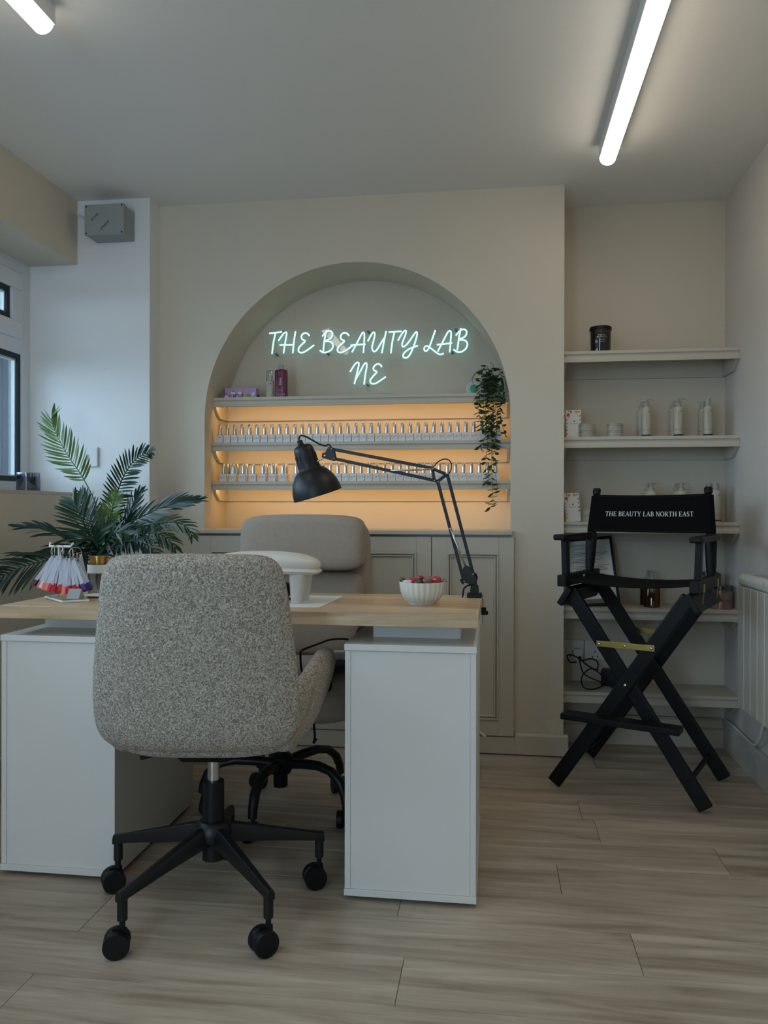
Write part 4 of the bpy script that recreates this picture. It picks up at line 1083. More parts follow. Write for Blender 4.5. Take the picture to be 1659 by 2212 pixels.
# paper
q = [at(742, 1288.5, Z=DZ1), at(690, 1313, Z=DZ1), at(560, 1313, Z=DZ1), at(620, 1286, Z=DZ1)]
pp = MB().prism([(p.x, p.y) for p in q], lambda u, v: V(u, v, DZ1 + .0002), lambda u, v: V(u, v, DZ1 + .0012)); tag(pp.build('paper_sheet', 'paper'), 'white paper sheet lying under the hand rest', 'paper')

# hand rest
hc = at(575, 1300, Z=DZ1); HYc = 2.20
hx0, hx1 = at(445, 1215, Y=HYc).x, at(694, 1225, Y=HYc).x; hxc = (hx0 + hx1) / 2; hw = (hx1 - hx0) / 2
hr = thing('hand_rest', 'white padded manicure hand rest on tapered legs', 'hand rest', (hxc, HYc, DZ1))
HB = .822 - DZ1


def bend(q):
    return V(q.x, q.y + .045 * (q.x / hw) ** 2 * 0 - .020 * math.cos(q.x / hw * PI) * 0, q.z - .006 * (q.x / hw) ** 2)


MB().sell((0, 0, HB + .030), hw * .985, .074, .033, 2.5, 44, 16, bend).build('pad', 'leather', hr, smooth=True, local=True)
MB().sell((0, 0, HB + .012), hw, .078, .012, 3.2, 44, 8, bend).build('tray', 'white', hr, smooth=40, local=True)
for sx in (-1, 1):
    for sy in (-1, 1):
        tx, bx_ = sx * (hw - .058), sx * (hw - .062); ty = sy * .040
        rs = []
        for h_, k in ((0, .66), (.002, .70), (HB + .004, 1.12)):
            cx_ = bx_ + (tx - bx_) * h_ / HB
            rs.append([V(cx_ + .021 * k * math.copysign(abs(math.cos(a)) ** .6, math.cos(a)), ty + .020 * k * math.copysign(abs(math.sin(a)) ** .6, math.sin(a)), h_) for a in [2 * PI * i / 24 for i in range(24)]])
        MB().rings(rs).build('leg', 'white', hr, smooth=40, local=True)
# small dark lamp head under the hand rest
ul = thing('nail_lamp', 'small dark nail lamp standing under the hand rest', 'lamp', (at(606, 1290, Y=2.25).x, 2.25, DZ1))
MB().sell((0, 0, .028), .030, .026, .026, 3).build('casing', 'blackp', ul, smooth=True, local=True)
MB().sell((0, 0, .003), .034, .028, .003, 4).build('base', 'blackp', ul, smooth=True, local=True)

# bowl with sweets
bwl = thing('bowl', 'fluted cream bowl of wrapped sweets on the oak desktop', 'bowl', (-.198, 2.215, DZ1))
MB().lathe([(.001, 0), (.036, 0), (.037, .003), (.043, .008), (.052, .019), (.058, .034), (.0605, .050), (.0612, .0625), (.0592, .0625), (.056, .036), (.048, .020), (.030, .012), (.001, .011)], n=132, flute=24, fdepth=.05).build('bowl_body', 'cream', bwl, smooth=60, local=True)
BZ = DZ1 + .0595


def sweet(px, py, sz, m_, label, rot, dy=0, twist=True):
    p = at(px, py, Y=2.215 + dy); r = thing('wrapped_sweet', label, 'sweet', (p.x, 2.215 + dy, p.z), rot, 'wrapped sweets in the fluted bowl')
    MB().sell((0, 0, 0), sz[0], sz[1], sz[2], 3.2, 18, 10).build('wrapper', m_, r, smooth=45, local=True)
    if twist:
        for s_ in (-1, 1):
            q = MB(); q.add([(s_ * sz[0] * .9, 0, 0), (s_ * (sz[0] + .010), -.009, .007), (s_ * (sz[0] + .013), -.002, -.001), (s_ * (sz[0] + .012), .004, .008), (s_ * (sz[0] + .009), .008, -.004)], [(0, 1, 2), (0, 2, 3), (0, 3, 4)])
            q.build('twist_end', 'clear', r, local=True)


sweet(893, 1254, (.020, .010, .009), 'red', 'long red sweet lying at the front of the bowl', .1)
sweet(907, 1249, (.010, .009, .008), 'pinkc', 'bright pink sweet tucked between the two long red ones', 1.0, .01)
sweet(938, 1252, (.019, .011, .010), 'red', 'red sweet in clear wrap on the bowl side near the lamp clamp', -.15, .0)
sweet(923, 1256, (.013, .010, .009), 'brownc', 'brown and cream wrapped sweet beside the red one near the clamp', .3, -.012)
sweet(904, 1259, (.012, .009, .007), 'greenc', 'dark green striped sweet low at the front of the bowl', 1.2, -.025)
sweet(870, 1253, (.008, .008, .007), 'greenc', 'dark green and yellow sweet at the rim on the hand rest side', .4, -.005, False)
sweet(880, 1258, (.014, .010, .007), 'paper', 'white wrapped sweet under the long red one', -.2, -.01)
sweet(950, 1258, (.012, .012, .006), 'red', 'red sweet low at the rim on the clamp side', .6, .015)
sweet(905, 1262, (.034, .030, .010), 'pinkc', 'pink sweet buried under the others in the bowl', 0, .01, False)

# =================================================================== SWATCH STAND AND JAR AT THE WINDOW END OF THE DESK
st = thing('swatch_stand', 'white wire display stand at the window end of the desk', 'stand', (-1.19, 2.14, DZ1))
b4 = [at(98, 1293, Z=DZ1), at(136, 1303.5, Z=DZ1), at(190, 1300, Z=DZ1), at(160, 1288, Z=DZ1)]
MB().tube([p + V(0, 0, .004) for p in b4], .0035, 8, closed=True).build('base_frame', 'white', st, smooth=50)
SX, SY = (b4[0].x + b4[2].x) / 2 - .012, (b4[0].y + b4[2].y) / 2 + .01
px0, px1 = b4[0], b4[3]
MB().tube([(px0.x * .55 + px1.x * .45, px0.y * .55 + px1.y * .45, DZ1 + .004), (SX - .015, SY, DZ1 + .06), (SX - .018, SY, DZ1 + .155)], .003, 8).build('pole', 'white', st, smooth=50)
HK = DZ1 + .155
MB().tube([(SX - .050, SY + .012, HK + .010), (SX - .046, SY, HK), (SX - .018, SY, HK), (SX + .022, SY - .004, HK), (SX + .032, SY - .008, HK + .010)], .0035, 8).build('hook', 'white', st, smooth=50)
q = [at(140, 1300, Z=DZ1), at(180, 1299, Z=DZ1)]
cdm = MB(); yb = q[0].y
cdm.prism([(yb, DZ1 + .009), (yb + .016, DZ1 + .036), (yb + .017, DZ1 + .036), (yb + .034, DZ1 + .009)], lambda u, v: V(q[0].x + .004, u, v), lambda u, v: V(q[1].x - .004, u, v))
tag(cdm.build('folded_card', 'boxgrey'), 'small folded grey white card standing on the swatch stand base', 'card')
cols = ['c5', 'c5', 'pale', 'c2', 'c1', 'c6', 'c3', 'c7', 'c1', 'c6', 'c7', 'c3', 'c7', 'c1', 'c8', 'c7', 'c4', 'c4']
rr = random.Random(21)
locs = ['hanging farthest toward the window', 'second along the hook from the window end', 'third along the hook from the window end', 'third along the hook from the jar end', 'second along the hook from the jar end', 'hanging nearest the gold lidded jar']
ns = 0
for k in range(6):
    xk = SX - .034 + k * .0125; zc = HK - .014 - (0 if k < 3 else .006)
    rn = thing('nail_swatch_ring', f'steel ring of clear nail colour sticks {locs[k]}', 'nail swatches', (xk, SY, zc), 0, 'rings of nail swatch sticks on the stand')
    MB().tube([V(.012 * math.cos(a) * (1 if k % 2 else -1) + .006 * (k > 2), .014 * math.cos(a), .018 * math.sin(a)) for a in [2 * PI * i / 28 for i in range(28)]], .0010, 6, closed=True).build('ring', 'steel', rn, smooth=True, local=True)
    for j in range(11):
        fan = (k - 2.5) * .13 + (j - 5) * .045 + rr.uniform(-.03, .03); tw = (j % 4 - 1.5) * .16; L_ = .098 + rr.uniform(-.003, .003)
        d = V(math.sin(fan), math.sin(tw) * .8, -math.cos(fan)).normalized(); a0 = V(0, math.sin(tw) * .010, -.014)
        side = d.cross(V(0, 1, 0)).normalized() + V(0, rr.uniform(-.5, .5), 0); side.normalize(); nrm = d.cross(side).normalized()
        s_ = MB().obox(a0 + d * (L_ * .42), d * (L_ * .42), side * .0046, nrm * .0006).build('stick', 'swatchclear', rn, local=True)
        cc = cols[min(len(cols) - 1, max(0, int((fan + .55) / 1.1 * 18)))]
        MB().obox(a0 + d * (L_ * .84 + .010), d * .0105, side * .0062, nrm * .0009).build('painted_tip', cc, s_, bevel=.0015, local=True)

gj = at(213, 1240, Y=2.30)
jr = thing('gold_lidded_jar', 'clear ribbed jar with polished gold lid and white band beside the boucle chair', 'jar', (gj.x, 2.30, DZ1))
MB().lathe([(.001, 0), (.030, 0), (.031, .003), (.031, .098), (.030, .098), (.030, .004), (.001, .004)], n=60, flute=30, fdepth=.012).build('glass_body', 'jarglass', jr, smooth=40, local=True)
MB().lathe([(.0318, .068), (.0330, .068), (.0330, .094), (.0318, .094)], n=40, close=False).build('white_band', 'paper', jr, smooth=40, local=True)
MB().lathe([(.001, .096), (.027, .096), (.027, .114), (.030, .116), (.030, .120), (.001, .121)], n=40).build('lid', 'gold', jr, smooth=40, local=True)
MB().box(.028, .040, -.006, .006, .112, .115).build('clasp', 'gold', jr, local=True)
q = at(212, 1290, Z=DZ1)
dsh = MB().lathe([(.001, .001), (.026, 0), (.040, .007), (.039, .008), (.025, .002), (.001, .002)], (q.x, q.y, DZ1 + .0002), n=32); tag(dsh.build('dish', 'white', smooth=40), 'shallow white dish in front of the gold lidded jar', 'dish')

# =================================================================== DESK LAMP
LY = 2.40
la = thing('desk_lamp', 'black jointed desk lamp clamped to the oak desktop with spring arms', 'lamp', (-.06, LY, DZ1))
P = lambda a, b_, y=LY: at(a, b_, Y=y)
kx = LY / FPX
bl, br_, bt = P(1009, 1292), P(1041, 1292), P(1025, 1283)
MB().box(bl.x, br_.x, LY - .022, LY + .022, DZ1 + .0003, DZ1 + .013).build('clamp_plate', 'blackp', la, bevel=.001)
a, b_ = P(1015, 1283), P(1035, 1283); c_, d_ = P(1017, 1264), P(1033, 1264)
MB().rings([[V(a.x, LY - .016, DZ1 + .013), V(b_.x, LY - .016, DZ1 + .013), V(b_.x, LY + .016, DZ1 + .013), V(a.x, LY + .016, DZ1 + .013)], [V(c_.x, LY - .012, c_.z), V(d_.x, LY - .012, d_.z), V(d_.x, LY + .012, d_.z), V(c_.x, LY + .012, c_.z)]]).build('socket', 'blackp', la, bevel=.001)
MB().cyl((P(1025, 1264).x, LY, P(1025, 1266).z), (P(1024, 1250).x, LY, P(1024, 1246).z), .0075).build('spigot', 'black', la, smooth=40)
cxp = DX1 + .007
MB().tube([(br_.x - .004, LY, DZ1 + .010), (cxp, LY, DZ1 + .006), (cxp, LY, DZ1 - .006), (cxp, LY, P(1040, 1347).z)], .0035, 8).build('clamp_rod', 'steel', la, smooth=50)
zc1, zc2 = P(1040, 1312).z, P(1040, 1328).z
MB().box(DX1 + .0005, cxp + .008, LY - .008, LY + .008, zc2, zc1).build('clamp_jaw', 'blackp', la, bevel=.001)
MB().cyl((cxp + .008, LY, zc2 + .006), (cxp + .014, LY, zc2 + .006), .006, n=14).build('clamp_knob', 'blackp', la, smooth=40)


def plate(name, pts, y0, y1, m_='black', bevel=.0008):
    q = [P(*p) for p in pts]
    return MB().prism([(p.x, p.z) for p in q], lambda u, v: V(u, y0, v), lambda u, v: V(u, y1, v)).build(name, m_, la, bevel=bevel)


plate('base_bracket', [(998, 1257), (1000, 1228), (1005, 1221), (1012, 1224), (1024, 1236), (1030, 1248), (1027, 1258), (1018, 1262)], LY - .010, LY - .007)
plate('base_bracket', [(998, 1257), (1000, 1228), (1005, 1221), (1012, 1224), (1024, 1236), (1030, 1248), (1027, 1258), (1018, 1262)], LY + .007, LY + .010)
plate('friction_wing', [(993, 1251), (997, 1250), (1003, 1259), (1002, 1262), (998, 1261)], LY - .013, LY - .010)


def arm(p0, p1, w_=.0098, name='arm_bar', m_='black', y=LY, t=.0065):
    return MB().bar(P(*p0, y), P(*p1, y), t, w_, (0, -1, 0) if False else (0, 0, 1)).build(name, m_, la, bevel=.0006)


arm((946, 1042), (1002, 1255)); arm((966, 1024.5), (1022.5, 1241))
arm((716, 970), (937, 1012)); arm((723, 991), (939, 1038))
tri = [(932, 1010), (945, 1013), (967, 1022), (966, 1029), (950, 1043), (938, 1041), (931, 1036)]
hole = [(938, 1017), (957, 1025), (946, 1034), (940, 1033)]
for y0 in (LY - .0075, LY + .0045):
    q = MB()
    for a, b_ in (((933, 1012), (965, 1025)), ((965, 1025), (944, 1041)), ((934, 1012), (938, 1038)), ((936, 1036), (948, 1042))):
        q.bar(P(*a, y0 + .0015), P(*b_, y0 + .0015), .003, .0095)
    q.build('elbow_bracket', 'black', la, bevel=.0005)
plate('head_bracket', [(716, 966), (722, 970), (727, 993), (721, 996), (703, 991), (696, 988), (697, 980), (704, 977), (710, 966)], LY - .009, LY - .005)
plate('head_bracket', [(716, 966), (722, 970), (727, 993), (721, 996), (703, 991), (696, 988), (697, 980), (704, 977), (710, 966)], LY + .005, LY + .009)
for a, b_, r_ in ((717, 970, .0028), (723, 991, .0028), (703, 985, .0042), (937, 1012, .003), (964, 1024, .003), (939, 1038, .003), (947, 1041, .003), (1022, 1240, .003), (1003, 1255, .003), (973, 1142, .004)):
    p = P(a, b_); MB().lathe([(.001, -.002), (r_, 0), (r_, .020), (r_ * .6, .022), (.001, .0225)], (p.x, LY + .010, p.z), (0, -1, 0), 12).build('bolt', 'steel', la, smooth=40)
for a, b_ in (((843, 1016.6), (936, 1013.5)), ((973.5, 1143), (1005, 1222))):
    for yy in (LY - .010, LY + .010):
        p, q = P(*a, yy), P(*b_, yy); d = (q - p); n_ = 90; u = d.normalized().orthogonal(); v = d.normalized().cross(u)
        MB().tube([p + d * (i / n_ / 8) + (u * math.cos(i * PI / 4) + v * math.sin(i * PI / 4)) * .0022 for i in range(n_ * 8 + 1)] if False else [p, q], .0030, 10).build('spring', 'chrome', la, smooth=True)
# head
ax0, ax1 = P(652.5, 961), P(685, 1074)
dv = (ax1 - ax0); dv.y = .022; dv.normalize(); LL = .164
pr = [(.001, 0), (.016, .0005), (.025, .004), (.0300, .012), (.0315, .022), (.0345, .070), (.0352, .076), (.036, .078), (.045, .084), (.056, .096), (.066, .112), (.0735, .132), (.0770, .152), (.0775, .164), (.0760, .164), (.0755, .152), (.071, .130), (.060, .104), (.046, .088), (.034, .082)]
hd_ = MB().lathe(pr, (ax0.x, LY, ax0.z), dv, 48, close=False).build('shade', 'black', la, smooth=50)
a_ = dv.orthogonal().normalized(); b2 = dv.cross(a_)
for k in range(14):
    t = 2 * PI * k / 14; o_ = a_ * math.cos(t) + b2 * math.sin(t)
    MB().obox(V(ax0.x, LY, ax0.z) + dv * .045 + o_ * .0327, dv * .013, dv.cross(o_) * .0013, o_ * .0012).build('vent_slot', 'ink', hd_)
MB().lathe([(.009, -.014), (.009, -.003), (.012, .001)], (ax0.x - .004, LY, ax0.z), dv, 16).build('cable_grommet', 'blackp', la, smooth=40)
MB().sell(V(ax0.x, LY, ax0.z) + dv * .100, .028, .028, .028, 2, 20, 12).build('bulb', 'white', la, smooth=True)
MB().tube([P(681, 999), P(700, 988)], .0028, 8).build('swivel_rod', 'chrome', la, smooth=50)
MB().tube(smoothpts([P(650, 957), P(646, 948), P(650, 941), P(660, 943), P(675, 951), P(692, 960), P(704, 963), P(709, 960), P(714, 964), P(718, 971)]), .0026, 8).build('cable', 'blackp', la, smooth=True)
MB().tube(smoothpts([P(936, 1009), P(947, 997), P(960, 991.5), P(971, 995), P(975.5, 1006), P(973, 1018), P(966, 1027)]), .0018, 8).build('cable', 'blackp', la, smooth=True)
MB().tube(smoothpts([P(1027, 1238), P(1030, 1250), P(1022, 1261), P(1010, 1265), P(1002, 1272), P(1000, 1285), at(999, 1289, Z=DZ1 + .003)]), .0026, 8).build('cable', 'blackp', la, smooth=True)


# =================================================================== FIVE-STAR BASES
def castor(root, x, y, ang, r_=.0285, zt=.075, mt='blackp'):
    """twin-wheel castor touching z=0; ang = direction the wheels face"""
    ca, sa = math.cos(ang), math.sin(ang); f = V(ca, sa, 0); s_ = V(-sa, ca, 0)
    c_ = V(x, y, r_) + f * .012
    q = MB()
    for k in (-1, 1):
        q.lathe([(.001, 0), (r_ * .80, 0), (r_ * .84, .002), (r_ * .97, .0035), (r_, .007), (r_, .019), (r_ * .95, .022), (.001, .022)], c_ + s_ * k * .0012, s_ * k, 32)
    w_ = q.build('castor', mt, root, smooth=40, local=True)
    q = MB(); q.cyl((x, y, r_ * 1.2), (x, y, zt), .0065, n=14); q.obox(c_ + V(0, 0, r_ * .55) - f * .006, f * .016, s_ * .0025, V(0, 0, r_ * .55))
    q.build('fork', mt, w_, smooth=40, local=True)
    return w_


ch = thing('boucle_office_chair', 'cream boucle swivel chair seen from behind at the oak desk', 'chair', (-.703, 1.93, 0), math.radians(7.5))
Lc = dict(parent=ch, local=True)
MB().cyl((0, 0, .118), (0, 0, .315), .0275, .0265, 28).build('column_cover', 'blackp', smooth=40, **Lc)
MB().cyl((0, 0, .30), (0, 0, .402), .0155, n=24).build('gas_lift', 'chrome', smooth=40, **Lc)
MB().lathe([(.001, .118), (.024, .118), (.026, .123), (.027, .165), (.044, .170), (.047, .185), (.043, .208), (.034, .216), (.001, .217)], n=32).build('hub', 'black', smooth=40, **Lc)
A0 = 172 - 7.5
for k in range(5):
    a = math.radians(A0 + 72 * k); d = V(math.cos(a), math.sin(a), 0); s_ = V(-d.y, d.x, 0); RE = .285
    secs = []
    for rr_, zt, zb, w_ in ((.030, .210, .160, .036), (.06, .205, .158, .034), (.16, .178, .145, .028), (.268, .150, .128, .022), (.290, .146, .122, .021)):
        c_ = d * rr_; pr = [(-.5, 0), (-.5, .55), (-.30, .92), (0, 1), (.30, .92), (.5, .55), (.5, 0), (0, -.05)]
        secs.append([c_ + s_ * (u * w_) + V(0, 0, zb + v * (zt - zb)) for u, v in pr])
    q = MB().rings(secs); q.cyl(d * .278 + V(0, 0, .080), d * .278 + V(0, 0, .135), .0115, n=16)
    l_ = q.build('leg', 'black', smooth=40, bevel=.0008, **Lc)
    e_ = d * .278; castor(ch, e_.x, e_.y, math.radians(202 + (6, -8, 12, -4, 0)[k]), .0295, .085)
q = MB().rings([[V(-.055, -.10, .392), V(.055, -.10, .392), V(.065, .09, .392), V(-.065, .09, .392)], [V(-.075, -.13, .425), V(.075, -.13, .425), V(.085, .12, .425), V(-.085, .12, .425)]])
q.build('tilt_mechanism', 'blackp', bevel=.003, **Lc)
MB().tube([(-.05, -.02, .402), (-.13, -.055, .398), (-.165, -.070, .393)], .0055, 8).build('lever', 'blackp', smooth=True, **Lc)
# seat and shell
MB().sell((0, .045, .452), .232, .225, .046, 3.2, 48, 18).build('seat', 'boucle', smooth=True, **Lc)
rows_ = [(.437, .120, .150), (.443, .175, .172), (.456, .208, .188), (.480, .2290, .200), (.52, .2385, .208), (.58, .2400, .214), (.65, .2340, .220), (.72, .2260, .226), (.79, .2180, .231), (.84, .2110, .235), (.870, .203, .238), (.887, .190, .239), (.898, .172, .240), (.904, .140, .240)]
rs = []
for i, (z, hw_, yc) in enumerate(rows_):
    tt = .036 if 2 < i < 11 else (.036 * (.35, .6, .85)[i] if i <= 2 else .036 * (.85, .6, .35)[i - 11])
    ring = []
    for j in range(56):
        a = 2 * PI * j / 56; cxx = math.copysign(abs(math.cos(a)) ** .55, math.cos(a)); cyy = math.copysign(abs(math.sin(a)) ** .8, math.sin(a))
        xx = hw_ * cxx; ring.append(V(xx, -yc + tt * cyy + .030 * (xx / .23) ** 2, z))
    rs.append(ring)
MB().rings(rs).build('backrest', 'boucle', smooth=True, sub=1, **Lc)
armr = None
for sx in (-1, 1):
    secs = []
    for yy, zb, zt, xo in ((-.165, .440, .545, .205), (-.13, .424, .570, .216), (-.07, .418, .598, .230), (0, .428, .624, .244), (.05, .450, .638, .252), (.09, .480, .642, .257), (.12, .515, .632, .259), (.140, .560, .608, .260)):
        hz_, zc = (zt - zb) / 2, (zt + zb) / 2; ring = []
        for j in range(28):
            a = 2 * PI * j / 28; vz = math.copysign(abs(math.sin(a)) ** .8, math.sin(a)); vx = math.copysign(abs(math.cos(a)) ** .8, math.cos(a))
            ring.append(V(sx * (xo - (.008 if sx < 0 else 0) + (.033 * vx) + .022 * (vz * hz_ + (zc - .54)) / .11), yy, zc + hz_ * vz))
        secs.append(ring)
    amb = MB().rings(secs)
    ar = amb.build('armrest', 'boucle', smooth=True, sub=1, **Lc)
    if sx > 0: armr = (ar, amb)
from mathutils.bvhtree import BVHTree
tr = BVHTree.FromPolygons(armr[1].v, armr[1].f); Mi = rootm(ch).inverted(); org = Mi @ V(0, 0, EYE); zp = []
for a, b_ in ((677, 1488), (673, 1505), (667, 1525), (660, 1545), (650, 1567), (638, 1588), (624, 1606)):
    h_ = tr.ray_cast(org, ((Mi @ at(a, b_, Y=2)) - org).normalized())
    if h_[0] is not None: zp.append(h_[0] + h_[1] * .0005)
if len(zp) > 2: MB().tube(smoothpts(zp), .0075, 8, flat=.35).build('zip_strip', 'tan', armr[0], smooth=True, local=True)

# recliner
rc = thing('massage_chair', 'taupe fabric swivel chair with thick cushions behind the oak desk', 'chair', (-.70, 2.56, 0))
MB().cyl((-.70, 2.56, .085), (-.70, 2.56, .33), .0235, n=24).build('column', 'blackp', rc, smooth=40)
MB().lathe([(.001, .13), (.034, .13), (.040, .145), (.040, .185), (.030, .195), (.001, .195)], (-.70, 2.56, 0), n=28).build('hub', 'black', rc, smooth=40)
for k in range(5):
    a = math.radians(50 + 72 * k); d = V(math.cos(a), math.sin(a), 0); s_ = V(-d.y, d.x, 0); o0 = V(-.70, 2.56, 0); rs = []
    for rr_, zz, w_, h_ in ((.025, .162, .040, .034), (.09, .172, .036, .032), (.15, .176, .034, .030), (.20, .166, .033, .030), (.235, .138, .032, .030), (.252, .100, .030, .028), (.256, .072, .028, .026)):
        tl = 0 if rr_ < .16 else min(1, (rr_ - .15) / .1) * 1.35
        nx = V(0, 0, math.cos(tl)) + d * math.sin(tl)
        rs.append([o0 + d * rr_ + V(0, 0, zz) + s_ * (w_ / 2 * math.cos(q)) + nx * (h_ / 2 * math.sin(q)) for q in [2 * PI * i / 12 for i in range(12)]])
    MB().rings(rs).build('leg', 'black', rc, smooth=60)
    e_ = d * .252; castor(rc, e_.x, e_.y, a + 1.2 + k, .027, .075)
bw = dict(smooth=True)
MB().sell((-.665, 2.645, .400), .240, .222, .092, 4.0, 44, 20).build('seat', 'fabric', rc, **bw)
MB().sell((-.680, 2.855, .690), .230, .040, .274, 8, 48, 24, lambda q: V(q.x, q.y + .04 * (q.z / .28), q.z)).build('back_frame', 'fabric', rc, **bw)
MB().sell((-.676, 2.795, .640), .214, .060, .150, 6, 48, 20, lambda q: V(q.x, q.y + .04 * (q.z / .28), q.z)).build('back_cushion', 'fabric', rc, **bw)


def pill(q):
    ed = (abs(q.x) / .222) ** 5
    k = math.sin(q.z * 60 + q.x * 25) * .0012 + ed * math.sin(q.z * 210) * .0030
    return V(q.x + ed * math.sin(q.z * 150) * .002, q.y + .03 * (q.z / .28) - abs(k) * 1.2, q.z + .004 * math.cos(q.x * 9) - .002)


MB().sell((-.6755, 2.775, .888), .2225, .072, .098, 6, 72, 40, pill).build('head_cushion', 'fabric', rc, **bw)
for sx in (-.915, -.415):
    MB().sell((sx, 2.62, .600), .028, .150, .026, 3, 24, 12).build('arm_pad', 'blackp', rc, **bw)
    MB().tube(smoothpts([(sx, 2.55, .585), (sx + (.02 if sx < -.7 else -.02), 2.60, .50), (sx + (.06 if sx < -.7 else -.06), 2.64, .42)]), .014, 10).build('arm_bracket', 'blackp', rc, smooth=True)
MB().tube(smoothpts([at(752, 1381, Y=2.62), at(735, 1380, Y=2.60), at(712, 1382, Y=2.56), at(690, 1390, Y=2.52), at(668, 1398, Y=2.48), at(651, 1406, Y=2.45), at(649, 1420, Y=2.44), at(652, 1450, Y=2.47), V(-.60, 2.50, .470)]), .0035, 8).build('cable', 'blackp', rc, smooth=True)
MB().tube(smoothpts([at(677, 1552, Y=2.46), at(679, 1575, Y=2.44), at(680, 1592, Y=2.44), at(677, 1605, Y=2.44)]), .0045, 8, flat=.4).build('strap', 'blackp', rc, smooth=True)
MB().tube([at(677, 1605, Y=2.44), at(683, 1596, Y=2.44)], .0045, 8).build('strap_hook', 'blackp', rc, smooth=True)
cl = thing('folded_cloth', 'dark navy cloth lying folded on the taupe chair seat', 'cloth', (-.52, 2.52, .50))
MB().sell((-.510, 2.500, .506), .075, .075, .014, 2.6, 28, 12, lambda q: V(q.x, q.y, q.z + .005 * math.sin(q.x * 70))).build('top_fold', 'navy', cl, smooth=True)
MB().sell((-.545, 2.418, .462), .048, .020, .034, 2.6, 24, 12, lambda q: V(q.x, q.y, q.z + .004 * math.sin(q.x * 90))).build('hanging_fold', 'navy', cl, smooth=True)
wa = thing('white_adapter', 'white plug adapter lying on the navy cloth under the desk', 'adapter', (-.49, 2.50, .521))
MB().box(-.510, -.470, 2.485, 2.520, .521, .550).build('casing', 'white', wa, bevel=.006)
MB().cyl((-.470, 2.502, .530), (-.440, 2.506, .530), .006, n=12).build('lead', 'white', wa, smooth=40)

# =================================================================== DIRECTOR CHAIR
dc = thing('director_chair', 'tall black folding director chair with white lettering on its canvas back', 'chair', (.533, 2.994, 0), math.radians(-24.5))
Ld = dict(parent=dc, local=True)
HW, FYd, BYd = .258, -.178, .203


def leg(x0, x1, y, zt=.715):
    p0, p1 = V(x0, y, .016), V(x1, y, zt)
    MB().bar(p0, p1, .021, .050, (0, 0, 1)).build('leg', 'blackwood', bevel=.005, **Ld)


leg(-HW, .208, FYd - .011); leg(HW, -.208, FYd + .013); leg(-HW, .208, BYd + .011); leg(HW, -.208, BYd - .013)
for sx in (-1, 1):
    MB().box(sx * .2265 - .016, sx * .2265 + .016, -.205, .200, .730, .771).build('seat_rail', 'blackwood', bevel=.003, **Ld)
    MB().obox((sx * .219, .005, .694), (0, .205, 0), (sx * .009, 0, .006), (-sx * .019, 0, .030)).build('hinge_board', 'blackwood', bevel=.003, **Ld)
    for yy in (-.12, .14):
        MB().box(sx * .2428 - .0008, sx * .2428 + .0008, yy - .010, yy + .010, .728, .756).build('hinge', 'zinc', **Ld)
        MB().obox((sx * .2405, yy - .006, .706), (0, .010, .018), (0, .004, -.002), (.0008, 0, 0)).build('hinge_arm', 'zinc', **Ld)
    MB().bar((sx * .228, -.150, .770), (sx * .232, -.150, .897), .036, .020, (1, 0, 0)).build('arm_post', 'blackwood', bevel=.002, **Ld)
    MB().box(sx * .233 - .022, sx * .233 + .022, -.215, .118, .896, .917).build('armrest', 'blackwood', bevel=.006, **Ld)
    q = MB(); rs = []
    for z, rr_, x_, y_ in ((.765, .015, .224, .108), (.80, .018, .223, .112), (.880, .021, .221, .120), (.912, .021, .2205, .124), (.921, .0155, .220, .125), (1.06, .0145, .208, .143), (1.066, .011, .2078, .144), (1.070, .0155, .2075, .1445), (1.086, .0155, .207, .146), (1.092, .011, .2068, .1465)):
        rs.append([V(sx * x_ + rr_ * math.cos(a), y_ + rr_ * math.sin(a), z) for a in [2 * PI * i / 20 for i in range(20)]])
    q.rings(rs).build('back_post', 'blackwood', smooth=40, **Ld)
# foot rails join front and rear legs
for s_, (xx, zz) in ((-1, (-.204, .095)), (1, (.204, .095))):
    MB().cyl((xx, FYd, zz), (xx, BYd, zz), .009, n=14).build('foot_rail', 'blackwood', smooth=40, **Ld)
# canvas seat
sv = []; nx, ny = 24, 10
q = MB(); top = []; bot = []
for j in range(ny + 1):
    for i in range(nx + 1):
        u = -1 + 2 * i / nx; v = j / ny; x_ = u * .212; y_ = -.190 + .370 * v; z_ = .754 - .010 * (1 - u * u) - .005 * math.cos(v * 6) * (1 - u * u)
        top.append(V(x_, y_, z_)); bot.append(V(x_, y_, z_ - .003))
n0 = len(top); fs = []
for j in range(ny):
    for i in range(nx):
        a = j * (nx + 1) + i; fs.append((a, a + 1, a + nx + 2, a + nx + 1)); fs.append((n0 + a, n0 + a + nx + 1, n0 + a + nx + 2, n0 + a + 1))
for i in range(nx):
    fs.append((i, n0 + i, n0 + i + 1, i + 1)); a = ny * (nx + 1) + i; fs.append((a, a + 1, n0 + a + 1, n0 + a))
q.add(top + bot, fs).build('canvas_seat', 'canvas', smooth=40, **Ld)


def bsurf(u, v, d=0):
    k = u / .235
    return V(u * (1 - .055 * (v - .92) / .145), .125 + (v - .92) * .125 + .012 * (1 - k * k) - .020 - d, v + .005 * k * k * (1 if v > 1 else .3))


